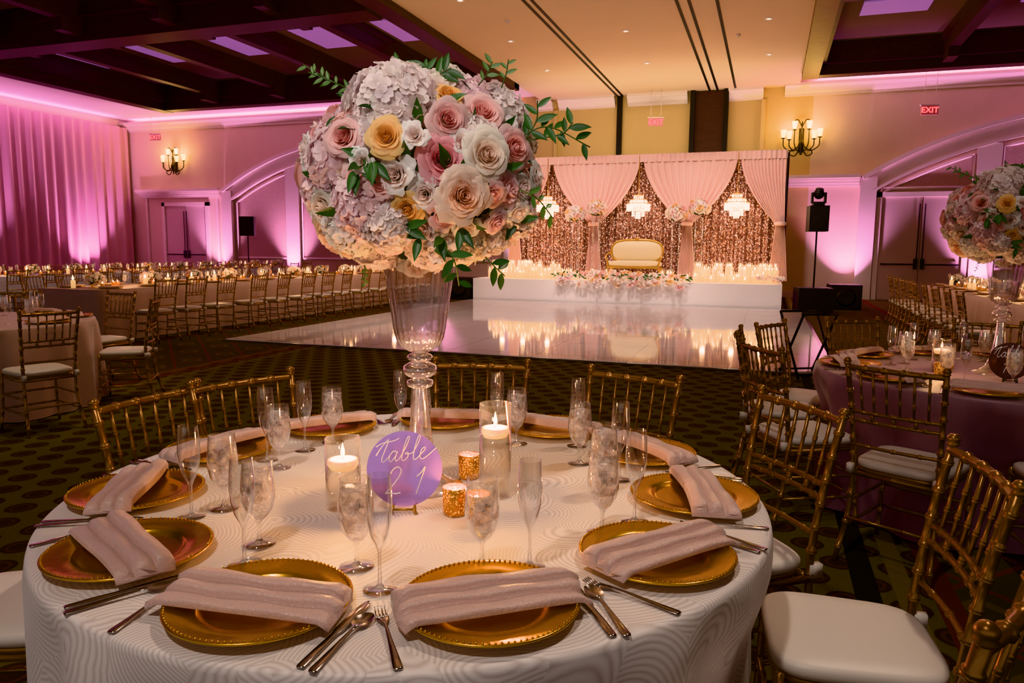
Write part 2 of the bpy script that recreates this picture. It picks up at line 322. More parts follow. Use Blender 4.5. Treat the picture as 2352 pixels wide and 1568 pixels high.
def arch(a0,name,door=None):
    hw=6.0; rise=1.75; R=(hw*hw+rise*rise)/(2*rise); ac=a0+hw; zs=3.55; zc=zs+rise-R
    def arcz(a,off=0): return zc+math.sqrt(max(.01,(R-off)**2-(a-ac)**2))
    b=B()
    th0=math.asin(hw/R); n=40
    for r0,r1,d in ((0,.12,.26),(.12,.5,.14),(.5,.58,.2)):
        V=[]
        for i in range(n+1):
            t=-th0+2*th0*i/n
            for rr,dd in ((r0,0),(r0,d),(r1,d),(r1,0)): V.append((ac+(R-rr)*math.sin(t),WB-.002-dd,zc+(R-rr)*math.cos(t)))
        b.add((V,[gridf(n+1,4),[(0,1,2,3)],[(4*n,4*n+1,4*n+2,4*n+3)]]),0,smooth=False)
    segs=[(a0+.55,a0+2.85),(a0+3.5,a0+8.5),(a0+9.15,a0+11.45)]
    b.add(box(a0-.02,a0+.42,WB-.2,WB-.002,0,3.5),0,smooth=False); b.add(box(a0+11.58,a0+12.02,WB-.2,WB-.002,0,3.5),0,smooth=False)
    for a in (a0+2.88,a0+8.53): b.add(box(a,a+.58,WB-.17,WB-.002,0,arcz(a+.3,.55)),0,smooth=False)
    for k,(p,q) in enumerate(segs):
        zb=.95
        if door and k==door-1: zb=3.2
        V=[];m=20
        for i in range(m+1):
            a=p+(q-p)*i/m; V+=[(a,WB-.03,zb),(a,WB-.03,arcz(a,.75))]
        b.add((V,[gridf(m+1,2)]),1,smooth=False)
        loop=[(p,WB-.04,zb)]+[(p+(q-p)*i/m,WB-.04,arcz(p+(q-p)*i/m,.72)) for i in range(m+1)]+[(q,WB-.04,zb)]
        b.add(tube(loop,.045,6),0); b.add(tube([(p,WB-.04,zb),(q,WB-.04,zb)],.045,6),0)
    ob(name,b.mesh(name,[m_trim,m_fabric]))
arch(-20.1,'trim_arch'); arch(2.4,'trim_arch',door=1)
def doorset(a0,a1,name,h=2.95,header=None):
    b=B(); y=WB-.002
    b.add(box(a0-.14,a0,y-.12,y,0,h+.14),1,smooth=False); b.add(box(a1,a1+.14,y-.12,y,0,h+.14),1,smooth=False); b.add(box(a0-.14,a1+.14,y-.12,y,h,h+.14),1,smooth=False)
    mid=(a0+a1)/2
    b.add(box(a0,mid-.01,y-.06,y,0.01,h),0,smooth=False); b.add(box(mid+.01,a1,y-.06,y,0.01,h),0,smooth=False)
    for s in (-1,1):
        b.add(box(mid+s*.09-.05,mid+s*.09+.05,y-.12,y-.06,.9,1.2),2,smooth=False)
        b.add(tube([(mid+s*.1,y-.14,1.04),(mid+s*(a1-a0)*.47,y-.14,1.04)],.025,6),2)
        b.add(tube([(mid+s*.07,y-.1,1.2),(mid+s*.07,y-.1,2.75)],.014,6),2)
    ob(name,b.mesh(name,[m_door,m_trim,m_black]))
    if header:
        b=B(); p,q=header
        for z0,z1,d in ((3.28,3.36,.12),(3.36,3.44,.2),(3.44,3.5,.28),(3.5,3.6,.36)): b.add(box(p-d*.4,q+d*.4,y-d,y,z0,z1),0,smooth=False)
        b.add(box(p+.1,p+.2,y-.07,y,0,3.28),0,smooth=False); b.add(box(q-.2,q-.1,y-.07,y,0,3.28),0,smooth=False)
        ob('trim_door_header',b.mesh('hdr',[m_trim]))
doorset(-23.0,-21.0,'door_1',header=(-24.1,-20.3))
doorset(2.98,5.1,'door_2')
b=B(); y=WB-.002
for z0,z1,d in ((3.28,3.36,.12),(3.36,3.44,.2),(3.44,3.5,.28),(3.5,3.6,.36)): b.add(box(.35,2.36,y-d,y,z0,z1),0,smooth=False)
ob('trim_cornice',b.mesh('crn',[m_trim]))
b=B(); b.add(box(WL,-24.2,WB-.04,WB-.002,0,.18),0,smooth=False); b.add(box(-8,2.3,WB-.04,WB-.002,0,.18),0,smooth=False); ob('baseboard_back',b.mesh('bb',[m_trim]))
def pleats(p0,p1,z0,z1,per=.22,amp=.07,nz=5,seed=0,step=.035):
    r=np.random.default_rng(seed); L=math.dist(p0,p1); n=int(L/step); ux,uy=(p1[0]-p0[0])/L,(p1[1]-p0[1])/L
    s=np.linspace(0,L,n); ph=np.cumsum(r.normal(0,.06,n)); d=amp*np.sin(2*pi*s/per+ph)+amp*.5*np.sin(2*pi*s/(per*2.7)+1)
    V=[]
    for i in range(n):
        for j in range(nz):
            t=j/(nz-1); k=d[i]*(1-.35*t)
            V.append((p0[0]+ux*s[i]-uy*k,p0[1]+uy*s[i]+ux*k,z0+(z1-z0)*t))
    return np.array(V),[gridf(n,nz)]
b=B(); b.add(pleats((WL+.22,B0+.2),(WL+.22,WB-.15),.02,6.05,per=.42,amp=.09,step=.05),0); ob('wall_drape',b.mesh('wd',[m_curt]))
# ---------------------------------------------------------------- dance floor + stage
solo('dance_floor',box(-7.55,.75,8.9,18.45,.002,.035),tiles())
b=B(); b.add(box(-7.58,.78,8.86,8.9,.0,.03),0,smooth=False); b.add(box(.75,.8,8.86,18.4,.0,.03),0,smooth=False); ob('dance_floor_edge_trim',b.mesh('dfe',[m_steel]))
b=B(); b.add(box(-7.5,.32,18.52,20.9,.0,.6),0,smooth=False); ob('stage_platform',b.mesh('st',[m_stage]))
TOP=3.88; YB=20.6
b=B(); b.add(pleats((-7.0,YB+.1),(.28,YB+.1),.61,TOP-.03,per=.2,amp=.05,seed=3,step=.025),0); ob('sequin_curtain',b.mesh('seq',[m_seq]))
def swag(aL,aR,ag,y0,tie=2.08,tw=.11):
    nu,nv=90,30
    def fn(u,v):
        z=TOP-(TOP-.62)*v; q=min(1,(TOP-z)/(TOP-tie)); s=u
        k=1-q**1.9
        below=max(0,(tie-z)/(tie-.6)); w=tw*(1+1.2*below)
        L=ag-w+(aL-(ag-w))*k; Rr=ag+w+(aR-(ag+w))*k
        a=L+(Rr-L)*s
        amp=.055*(.35+.65*(1-abs(2*q-1))) if q<1 else .05
        yy=y0-.03+amp*math.sin(s*2*pi*13+q*.6)-.12*math.exp(-((z-tie)/.25)**2)*math.sin(pi*s)
        sag=-.03*math.sin(pi*s)*(1-q)
        return (a,yy,z+sag)
    return surf(nu,nv,fn)
b=B()
b.add(swag(-7.0,-5.9,-6.95,YB-.22),0); b.add(swag(-5.84,-3.4,-4.63,YB-.22),0); b.add(swag(-3.32,-.88,-2.1,YB-.22),0); b.add(swag(-.82,.3,.22,YB-.22),0)
for ag in (-6.95,-4.63,-2.1,.22): b.add(lathe([(.1,-.05),(.15,-.03),(.15,.03),(.1,.05)],16),0,T(ag,YB-.32,2.08))
b.add(pleats((-7.05,YB-.28),(.32,YB-.28),TOP-.16,TOP+.05,per=.12,amp=.02,nz=3,seed=5,step=.02),0)
b.add(tube([(-7.05,YB-.2,TOP),(.32,YB-.2,TOP)],.03,8),2)
for a in (-7.05,.34): b.add(tube([(a,YB-.1,.6),(a,YB-.1,TOP)],.03,8),2)
ob('stage_backdrop_drapery',b.mesh('sw',[m_chiff,m_gilt,m_black]))
b=B(); sp=sphere(.0075,5,3)
for i in range(70):
    a=-6.9+i*.102
    for j in range(24): b.add(sp,0,T(a+random.uniform(-.04,.04),YB+random.uniform(-.03,0),.72+j*.13+random.uniform(-.06,.06)))
ob('sequin_glint_beads',b.mesh('fl',[m_glint]))  # glowing beads added to imitate sparkle of the sequin curtain
def chandelier():
    b=B(); dr=lathe([(.001,-.035),(.012,-.005),(.012,.005),(.001,.03)],6)
    for r,z0,n,k in ((.3,0,30,3),(.22,.1,24,4),(.12,.22,14,4),(.16,-.14,18,3),(.06,-.2,8,3)):
        b.add(tube([(r*math.cos(t),r*math.sin(t),z0+.05) for t in np.linspace(0,2*pi,24,endpoint=False)],.012,6,closed=True),1)
        for i in range(n):
            t=2*pi*i/n
            for q in range(k): b.add(dr,0,T(r*math.cos(t),r*math.sin(t),z0-q*.06))
    b.add(tube([(0,0,.2),(0,0,1.3)],.01,6),1)
    for i in range(8):
        t=2*pi*i/8; b.add(tube(spl([(.02,0,.3),(.12,0,.18),(.3,0,.05)]),.008,5),1,RS('Z',t))
    return b.mesh('chand',[m_crystal,m_gilt])
cm=chandelier()
for a in (-5.87,-3.36,-.85): ob('crystal_chandelier',cm,(a,YB-.62,2.56))
# ---------------------------------------------------------------- flowers
def rose(n=30,gu=8,gv=7,seed=0):
    r=random.Random(seed); V=[];F=[];Cc=[];off=0
    for i in range(n):
        s=i/(n-1); ph=i*2.39996+r.uniform(-.3,.3); A=2.9-1.4*s
        Rt=.08+.80*s**.95+r.uniform(-.02,.02); H=.66-.34*s**1.5+r.uniform(-.03,.03); curl=.04+.34*s*s
        vs=[]; tl=r.uniform(-.05,.05)
        for a in range(gu):
            u=-1+2*a/(gu-1)
            for c in range(gv):
                v=c/(gv-1)
                wid=min(1,.45+.9*v)*(1-.12*max(0,v-.75)/.25)
                top=1-.34*abs(u)**2.4*v
                e=max(0,v-.6)/.4
                rad=Rt*(.5+.5*math.sin(v*pi/2)**.8)*(1-.38*(1-s)**2*v*v)+curl*e**1.3*(1-.35*u*u)
                z=H*1.1*v*top-curl*e*e*.75*(1-.5*u*u)+tl*u*v
                rad*=1+.05*math.sin(u*3.3+i*1.7)*v
                p=ph+u*A/2*wid
                vs.append((rad*math.cos(p),rad*math.sin(p),z+.05))
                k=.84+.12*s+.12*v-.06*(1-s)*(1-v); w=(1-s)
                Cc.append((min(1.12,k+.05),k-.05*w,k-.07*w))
        V+=vs; F.append(gridf(gu,gv)+off); off+=len(vs)
    return np.array(V),F,np.array(Cc)
ROSES=[rose(30,8,7,s) for s in range(3)]; ROSELO=rose(9,5,4,5); RUF=[rose(17,9,6,s+20) for s in range(2)]; PEO=rose(40,9,6,31)
for q in RUF+[PEO]: q[0][:,2]+=.06*np.sin(q[0][:,0]*15)*np.cos(q[0][:,1]*13); q[0][:,:2]*=(1+.07*np.sin(q[0][:,2:3]*20+q[0][:,:1]*9))
def floret():
    V=[];F=[];off=0
    for k in range(4):
        t=k*pi/2; c,s=math.cos(t),math.sin(t)
        pts=[(.05,-.04,0),(.45,-.50,.16),(.88,-.46,.20),(.1,0,-.04),(.55,0,.0),(1.05,0,.12),(.05,.04,0),(.45,.50,.22),(.88,.46,.26)]
        V+=[(x*c-y*s,x*s+y*c,z) for x,y,z in pts]; F.append(gridf(3,3)+off); off+=9
    return np.array(V),F
FLOR=floret()
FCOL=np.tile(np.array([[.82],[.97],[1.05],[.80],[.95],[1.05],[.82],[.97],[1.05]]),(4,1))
def fib(n):
    i=np.arange(n)+.5; z=1-2*i/n; r=np.sqrt(1-z*z); p=i*2.39996; return np.stack([r*np.cos(p),r*np.sin(p),z],1)
def hydrangea(b,M,r,col,n=150):
    fsz=.0165+r*.06
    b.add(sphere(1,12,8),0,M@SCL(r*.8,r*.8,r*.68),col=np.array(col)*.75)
    for d in fib(n):
        if d[2]<-.35: continue
        d=d+rng.normal(0,.06,3); k=r*rng.uniform(.9,1.06); c=np.array(col)*rng.uniform(.9,1.06)*np.array([1,rng.uniform(.95,1.01),rng.uniform(.94,1.0)])
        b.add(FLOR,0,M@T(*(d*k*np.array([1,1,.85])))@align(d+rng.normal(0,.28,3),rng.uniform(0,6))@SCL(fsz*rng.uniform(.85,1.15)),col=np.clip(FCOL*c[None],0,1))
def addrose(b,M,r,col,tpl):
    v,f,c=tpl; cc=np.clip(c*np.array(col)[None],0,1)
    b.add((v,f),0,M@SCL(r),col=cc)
def leaf(L=1,W=.35):
    V=[]
    for j in range(7):
        v=j/6; w=W*math.sin(pi*v**.8)*.5+.005
        for u in (-1,0,1): V.append((u*w,v*L,-.12*L*v*v+(.06*L*abs(u) if 0<v<1 else 0)))
    return np.array(V),[gridf(7,3)]
LEAF=leaf()
GREEN=[(.035,.10,.022),(.05,.14,.03),(.02,.06,.015),(.10,.20,.05)]
def sprig(b,p0,p1,p2,n=8,L=.05,stem=(.06,.12,.03),light=False):
    P=spl([p0,p1,p2],6); b.add(tube(P,.0018,5),1,col=stem)
    for k in range(n):
        t=(k+2)/(n+1.5); i=min(len(P)-2,int(t*(len(P)-1))); d=Vector(P[i+1]-P[i]).normalized(); sgn=1 if k%2 else -1
        side=d.cross(Vector((0,-1,.3))).normalized()*sgn
        dirv=(d*.6+side*.8).normalized(); y=dirv; zax=Vector((0,-1,.25)); x=y.cross(zax).normalized(); zz=x.cross(y)
        M=np.eye(4); M[:3,0]=x;M[:3,1]=y;M[:3,2]=zz;M[:3,3]=P[i]
        b.add(LEAF,1,M@SCL(L*random.uniform(.8,1.15)),col=GREEN[3] if light else random.choice(GREEN[:2]))
def lc(r,g,b_): return (lin(r),lin(g),lin(b_))
PINK=lc(252,216,213);DPINK=lc(246,192,198);CREAM=lc(254,244,232);PEACH=lc(250,214,152);WHITE=lc(255,249,245);HYD=lc(252,228,232);HYW=lc(255,243,242);BLUSHD=lc(253,230,212)
def put(b,t,p,n,r,c):
    M=T(*p)@align(n,rng.uniform(0,6))
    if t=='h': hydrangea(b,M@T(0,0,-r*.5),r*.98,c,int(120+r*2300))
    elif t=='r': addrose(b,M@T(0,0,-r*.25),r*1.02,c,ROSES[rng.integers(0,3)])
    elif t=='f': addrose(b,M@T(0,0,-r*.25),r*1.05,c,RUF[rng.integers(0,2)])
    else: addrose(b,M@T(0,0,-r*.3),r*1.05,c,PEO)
def bouquet():
    b=B(); K=872.; rx,ry,rz=.282,.282,.232
    fl=[('h',920,255,96,HYW),('h',1165,265,78,HYW),('h',857,495,68,HYD),('h',785,385,68,HYD),('h',1015,572,62,HYW),('h',1205,485,52,HYW),('h',850,585,52,HYW),('h',905,310,60,HYW),('h',1090,215,45,HYD),('h',1165,575,46,HYW),('d',755,560,58,BLUSHD),('h',740,440,46,HYD),('h',1100,330,40,HYW),
     ('r',930,348,37,PEACH),('r',1037,387,50,DPINK),('r',1122,375,48,CREAM),('r',1112,280,43,PINK),('r',1045,308,39,PINK),('r',835,342,39,PINK),('r',1040,247,31,PEACH),('r',1178,350,44,PINK),('r',768,262,40,PINK),('r',770,478,43,CREAM),
     ('f',945,420,38,WHITE),('f',1198,430,32,WHITE),('f',1000,455,34,WHITE),('r',963,485,32,PEACH),('r',918,553,33,PINK),('r',722,362,34,WHITE),('f',1152,535,38,CREAM),('f',1108,562,38,CREAM),('r',1238,400,30,WHITE),('f',1130,620,32,CREAM),
     ('d',1078,458,50,BLUSHD),('f',1133,452,30,PINK),('r',745,312,32,PINK),('f',1035,497,30,PINK),('f',915,440,28,PINK),('r',800,600,32,WHITE),('f',860,420,28,PINK),('r',1240,340,28,WHITE),('f',985,200,32,PINK),('h',860,215,46,HYW),('r',1180,520,28,PINK),('f',1075,350,26,WHITE),('f',985,345,26,WHITE),('f',880,395,24,WHITE),('r',700,480,24,WHITE),('f',1080,520,28,WHITE),('f',960,600,34,WHITE)]
    done=[]
    for t,px,py,r,c in fl:
        dx=(px-970)/K; dz=(400-py)/K; q=(dx/rx)**2+(dz/rz)**2
        k=1 if q<.92 else math.sqrt(.92/q)*rng.uniform(1,1.1); dx*=k; dz*=k; yy=-ry*math.sqrt(max(.04,1-min(.96,q*k*k)))*rng.uniform(.92,1.12)
        p=np.array([dx,yy,dz]); nrm=np.array([dx/rx**2,yy/ry**2,dz/rz**2]); nrm/=np.linalg.norm(nrm); nrm=nrm*.75+np.array([0,-.35,0])+rng.normal(0,.15,3); r=r/K
        done.append((p,r)); put(b,t,p,nrm,r,c)
    for d in fib(230):
        p=d*np.array([rx,ry,rz])*rng.uniform(.9,1.1); r=rng.uniform(.030,.055)
        if d[2]<-.8: continue
        if all(np.linalg.norm(p-q)>(r+s)*.62 for q,s in done):
            t=rng.choice(['r','f','h','f','h']); done.append((p,r)); put(b,t,p,d+rng.normal(0,.2,3),r*(1.25 if t=='h' else 1),[PINK,CREAM,WHITE,HYW,HYD][rng.integers(0,5)])
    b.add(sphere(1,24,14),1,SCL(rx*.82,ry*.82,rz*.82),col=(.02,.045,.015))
    for d in fib(170):
        if d[2]<-.85: continue
        p=d*np.array([rx,ry,rz])*rng.uniform(.82,1.0); v=Vector(d)*.6+Vector(rng.normal(0,.6,3)); v.normalize(); x=v.cross(Vector(d)).normalized(); z=x.cross(v)
        M=np.eye(4); M[:3,0]=x;M[:3,1]=v;M[:3,2]=z;M[:3,3]=p; b.add(LEAF,1,M@SCL(rng.uniform(.045,.08)),col=random.choice(GREEN[:3]))
    g=lambda x,y,d=-.1:((x-970)/K,d,(400-y)/K)
    sprig(b,g(1180,330,-.1),g(1250,300,-.1),g(1345,340,-.08),8,.05); sprig(b,g(1190,345),g(1225,290),g(1228,245),4,.05); sprig(b,g(1200,330),g(1280,315),g(1305,290),5,.05)
    sprig(b,g(830,225,-.05),g(760,190,-.03),g(705,158,-.02),7,.03,light=True); sprig(b,g(850,230,-.05),g(800,215),g(735,190),6,.03,light=True)
    sprig(b,g(1100,215),g(1120,190),g(1130,165),5,.03,light=True); sprig(b,g(1150,220),g(1160,190),g(1165,160),4,.028,light=True); sprig(b,g(1190,440,-.2),g(1230,460,-.18),g(1265,495,-.1),6,.035,light=True)
    sprig(b,g(930,200),g(925,185),g(940,165),4,.05); sprig(b,g(1000,200),g(1020,190),g(1040,180),4,.05); sprig(b,g(960,200),g(990,190),g(985,170),3,.05)
    sprig(b,g(1040,560,-.26),g(1060,590,-.26),g(1065,640,-.2),5,.05); sprig(b,g(1120,580,-.2),g(1140,600,-.2),g(1160,620,-.16),4,.05); sprig(b,g(850,600,-.1),g(850,620,-.1),g(845,650,-.08),6,.015,light=True)
    for x,y in ((1030,540),(960,520),(1070,520),(1010,560),(890,385),(875,400),(905,395),(1185,500),(800,290),(985,540),(865,410)):
        dx=(x-970)/K;dz=(400-y)/K; yy=-ry*math.sqrt(max(.05,1-(dx/rx)**2-(dz/rz)**2))-.02
        for _ in range(2):
            v=Vector((random.uniform(-1,1),-.25,random.uniform(-1,.3))).normalized(); zz=Vector((0,-1,0)); x_=v.cross(zz).normalized(); z=x_.cross(v)
            M=np.eye(4); M[:3,0]=x_;M[:3,1]=v;M[:3,2]=z;M[:3,3]=(dx,yy,dz); b.add(LEAF,1,M@SCL(.06),col=random.choice(GREEN[:2]))
    for i in range(9): b.add(tube([(rng.uniform(-.03,.03),rng.uniform(-.03,.03),-.13),(rng.uniform(-.06,.06),rng.uniform(-.06,.06),-.205)],.004,5),1,col=GREEN[1])
    b.add(lathe([(.001,-.22),(.06,-.217),(.09,-.2),(.16,-.14)],18),1,col=(.03,.07,.02))
    return b.mesh('bouquet',[m_petal,m_leaf],True)
def cluster(b,c,R,n,size,sq=(1,1,.8),leaves=True):
    for i in range(n):
        d=fib(n)[i]
        if d[2]<-.5: continue
        p=np.array(c)+d*R*np.array(sq)*rng.uniform(.85,1.05)
        addrose(b,T(*p)@align(d)@T(0,0,-size*.3),size*rng.uniform(.8,1.2),[PINK,CREAM,WHITE,HYW,PEACH,CREAM][rng.integers(0,6)],ROSELO)
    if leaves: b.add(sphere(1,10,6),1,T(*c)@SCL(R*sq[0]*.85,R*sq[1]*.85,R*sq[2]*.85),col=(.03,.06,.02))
me_bq=bouquet()
# ---------------------------------------------------------------- tableware meshes
def goblet():
    b=B(); P=[(.001,.001),(.036,.001),(.036,.003),(.012,.006),(.005,.014),(.0042,.03),(.0045,.046),(.009,.056),(.02,.066),(.031,.085),(.0365,.11),(.0365,.13),(.034,.16),(.0315,.19)]
    b.add(lathe(P,28),0)
    W=[(.001,.058),(.009,.059),(.0195,.069),(.0295,.087),(.0345,.11),(.0345,.13),(.0328,.158),(.0322,.168),(.001,.169)]
    b.add(lathe(W,20),1)
    for i in range(9):
        x,y=rng.uniform(-.017,.017,2); M=T(x,y,rng.uniform(.09,.158))@align(rng.normal(0,1,3)); s=.0085
        b.add(box(-s,s,-s,s,-s,s),1,M,smooth=False)
    return b.mesh('goblet',[m_glass,m_ice])
def flute():
    b=B(); b.add(lathe([(.001,.001),(.033,.001),(.033,.003),(.01,.006),(.004,.014),(.0035,.05),(.004,.078),(.008,.09),(.018,.11),(.0245,.14),(.026,.165),(.0245,.2),(.0225,.228)],28),0); return b.mesh('flute',[m_glass])
def charger():
    b=B(); P=[(.001,.006),(.05,.006),(.095,.006),(.103,.008),(.108,.014),(.112,.017),(.135,.018),(.158,.021),(.163,.0225),(.166,.021),(.165,.018),(.155,.014),(.11,.002),(.001,.001)]
    b.add(lathe(P,72),0); s=sphere(.0026,6,4)
    for i in range(96):
        t=2*pi*i/96; b.add(s,0,T(.1605*math.cos(t),.1605*math.sin(t),.0232))
    return b.mesh('charger',[m_charger])
def napkin(seed=0):
    r=np.random.default_rng(seed); b=B(); L=.34; W=.110; k1=r.uniform(-.006,.006)
    prof=[(-.5,0),(-.505,.008),(-.47,.0125),(-.3,.0135),(-.22,.012),(-.19,.005),(-.165,.004),(-.15,.0165),(-.12,.0215),(0,.0225),(.14,.019),(.165,.010),(.185,.009),(.195,.0235),(.225,.028),(.35,.0285),(.47,.025),(.505,.018),(.5,0.0)]
    n=34; V=[]
    for i in range(n):
        t=i/(n-1); x=(t-.5)*L
        e=abs(2*t-1); droop=-.012*max(0,(e-.86)/.14)**1.5
        for (w,z) in prof:
            ww=w*W*(1+.06*math.sin(t*5+seed))+k1*math.sin(t*pi)*2
            sk=.012*w*math.sin(seed*2.3)
            V.append((x+sk*(1 if t>.5 else -1)+.005*math.sin(w*9+seed)*e,ww,z+droop+.0016*math.sin(x*45+w*7+seed)*(z>0)))
    m=len(prof); V=np.array(V); f=gridf(n,m)
    b.add((V,[f,[tuple(range(m))],[tuple(range((n-1)*m,n*m))[::-1]]]),0)
    return b.mesh('napkin',[m_napkin])
def ribbon(pts,th=.0018):   # pts: (y,z,halfwidth)
    V=[]
    for y,z,h in pts: V+=[(-h,y,z),(h,y,z),(h*.9,y,z+th),(-h*.9,y,z+th)]
    n=len(pts); return np.array(V),[gridf(n,4),[(4*i,4*i+3,4*i+7,4*i+4) for i in range(n-1)],[(0,1,2,3)],[(4*n-4,4*n-3,4*n-2,4*n-1)]]
H=[(-.1,.002,.006),(-.095,.0022,.0085),(-.07,.003,.0075),(-.02,.006,.0045),(.02,.008,.003),(.04,.0075,.0032)]
def fork():
    b=B(); b.add(ribbon(H+[(.055,.005,.009),(.065,.003,.0115),(.07,.0025,.0118)]),0)
    for i in range(4):
        x=-.009+.006*i; b.add(ribbon([(.069,.0025,.0017),(.085,.003,.0015),(.105,.007,.0008)]),0,T(x,0,0))
    return b.mesh('fork',[m_steel])
def spoon():
    b=B(); b.add(ribbon(H),0)
    def fn(u,v):
        r=v; t=u*2*pi; return (.017*r*math.cos(t),.062+.027*r*math.sin(t),.002+.006*r*r)
    b.add(surf(20,6,fn,True),0); return b.mesh('spoon',[m_steel])
def knife():
    b=B(); b.add(ribbon([(-.11,.002,.006),(-.105,.002,.008),(-.06,.003,.0075),(-.01,.003,.006),(0,.003,.007),(.01,.003,.0095),(.08,.003,.0105),(.105,.003,.008),(.118,.003,.002)],.0022),0); return b.mesh('knife',[m_steel])
me_gob,me_flu,me_chg,me_frk,me_spn,me_knf=goblet(),flute(),charger(),fork(),spoon(),knife()
me_nap=[napkin(s) for s in range(4)]
# ---------------------------------------------------------------- tables
TH=.745
def tablecloth(name,m,R=.915,chairs=(),seed=0,H_=TH):
    r=random.Random(seed); ph=[r.uniform(0,6) for _ in range(5)]; nt=220; rows=[]
    for q in (.001,.2,.4,.6,.8,.92,.98): rows.append((R*q,H_,0))
    rows+=[(R,H_-.001,0),(R+.006,H_-.006,0),(R+.009,H_-.016,0)]
    for k in range(1,20): rows.append((R+.01,H_-.016-(H_-.026)*k/19,k/19))
    V=[]
    for i in range(nt):
        t=2*pi*i/nt
        f=.5*math.sin(11*t+ph[0])+.45*math.sin(17*t+ph[1])+.3*math.sin(26*t+ph[2])
        for (rr,z,k) in rows:
            a=.05*f*k**.5+ .02*k
            if k:
                push=0
                for ca,fr in chairs:
                    d=abs((t-ca+pi)%(2*pi)-pi)
                    lim=max(fr-.03,R-.27)
                    if d<.5:
                        w=1 if d<.26 else max(0,1-(d-.26)/.24); w=w*w*(3-2*w); push=max(push,w*max(0,R+.03-lim))
                s=min(1,max(0,(H_-z-.05)/.24)); s=s*s*(3-2*s); a=a*(1-.6*min(1,push*6))-push*s
            V.append(((rr+a)*math.cos(t),(rr+a)*math.sin(t),z))
    b=B(); b.add((np.array(V),[gridf(nt,len(rows),True)]),0); return b.mesh(name,[m])
def chair():
    b=B()
    def bam(pts,r,rings,seg=8,k=1.4):
        P=spl(pts,4) if len(pts)>2 else np.array(pts,float); r*=.88
        d=np.concatenate([[0],np.cumsum(np.linalg.norm(np.diff(P,axis=0),axis=1))]); L=d[-1]
        ts=set(np.linspace(0,L,max(2,len(P)))); w=.006; spec={}
        for q in rings:
            for dd,kk in ((-1.6*w,1),(-w,k*.9),(-.3*w,k),(0,1.05),(.3*w,k),(w,k*.9),(1.6*w,1)): spec[min(L,max(0,q*L+dd))]=kk
        allt=sorted([(t,1) for t in ts if all(abs(t-q*L)>2*w for q in rings)]+list(spec.items()))
        out=[];rad=[]
        for t,kk in allt:
            out.append([np.interp(t,d,P[:,c]) for c in range(3)]); rad.append(r*kk)
        b.add(tube(out,rad,seg),0)
    for s in (-1,1):
        bam([(s*.205,.2,0),(s*.19,.185,.2),(s*.185,.18,.44)],.0125,[.12,.3,.55,.8])
        bam([(s*.2,-.27,0),(s*.18,-.205,.22),(s*.178,-.19,.45),(s*.186,-.215,.68),(s*.2,-.262,.915)],.0135,[.07,.2,.34,.46,.54,.62,.7,.78,.86,.94])
        b.add(lathe([(.001,.022),(.01,.02),(.016,.012),(.016,.004),(.012,0),(.017,-.004),(.012,-.01)],10),0,T(s*.2,-.262,.915))
        bam([(s*.196,.19,.16),(s*.186,-.215,.16)],.009,[.3,.7]); bam([(s*.19,.185,.27),(s*.182,-.2,.27)],.009,[.3,.7])
        bam([(s*.185,.18,.405),(s*.18,-.19,.405)],.013,[.5])
    bam([(-.195,.19,.16),(.195,.19,.16)],.009,[.25,.5,.75]); bam([(-.19,.185,.27),(.19,.185,.27)],.009,[.25,.5,.75]); bam([(-.185,-.22,.2),(.185,-.22,.2)],.009,[.3,.7])
    bam([(-.185,.18,.405),(.185,.18,.405)],.013,[.5]); bam([(-.178,-.19,.405),(.178,-.19,.405)],.013,[.5])
    bow=lambda x,y,k=.022:(x,y-k*(1-(x/.2)**2))
    def rail(z,y,r,rings,hw=.19): bam([(x,)+(bow(x,y)[1],z) for x in np.linspace(-hw,hw,7)],r,rings)
    rail(.895,-.256,.0135,[.2,.4,.6,.8],.198); rail(.695,-.218,.010,[.15,.3,.5,.7,.85],.187); rail(.655,-.211,.010,[.15,.3,.5,.7,.85],.186); rail(.54,-.198,.009,[.2,.5,.8],.18)
    for i in range(6):
        x=-.142+.0568*i; bam([(x*.95,bow(x,-.218)[1],.695),(x,bow(x,-.256)[1],.892)],.0065,[.3,.62],seg=6,k=1.45)
    for x in (-.09,0,.09): bam([(x,bow(x,-.211)[1],.655),(x,bow(x,-.218)[1],.695)],.009,[.5],seg=6,k=1.3)
    def sh(t,w,k):
        c,s=math.cos(t),math.sin(t); x=abs(c)**.42*math.copysign(1,c); y=abs(s)**.42*math.copysign(1,s); return (x*(w+.012*y),y*k)
    def ring(sc1,z): return [(sh(2*pi*i/48,.188*sc1,.19*sc1)+(z,)) for i in range(48)]
    def loft(rs,mi):
        V=np.array(rs); n=len(rs); V=V.transpose(1,0,2).reshape(-1,3); b.add((V,[gridf(48,n,True),[tuple(i*n+n-1 for i in range(48))],[tuple(i*n for i in range(48))[::-1]]]),mi)
    loft([ring(.98,.41),ring(1.0,.415),ring(1.0,.428),ring(.98,.432)],0)
    loft([ring(1.0,.433),ring(1.03,.438),ring(1.04,.45),ring(1.03,.462),ring(.97,.470),ring(.75,.474),ring(.4,.476)],1)
    for s in (-1,1): b.add(box(-.012,.012,-.022,.022,-.03,.012),1,T(s*.18,-.205,.44))
    return b.mesh('chiavari',[m_gold,m_cushion])
me_chair=chair()
def place_chair(x,y,ang,jit=0): ob('chiavari_chair',me_chair,(x,y,.0),ang-pi/2+jit)
def chair_round(tx,ty,deg,rb,jit=0):
    t=math.radians(deg); r=rb-.24; x,y=S(tx+r*math.cos(t),ty+r*math.sin(t)); place_chair(x,y,t+YAW+pi,jit)
TX,TY=-.25,1.99
ch1=[(-44,1.36,0),(-13.5,1.36,.0),(17,1.215,0),(50,1.11,0),(84,1.12,0),(135,1.0,.1),(157,1.0,0),(187,1.3,0)]
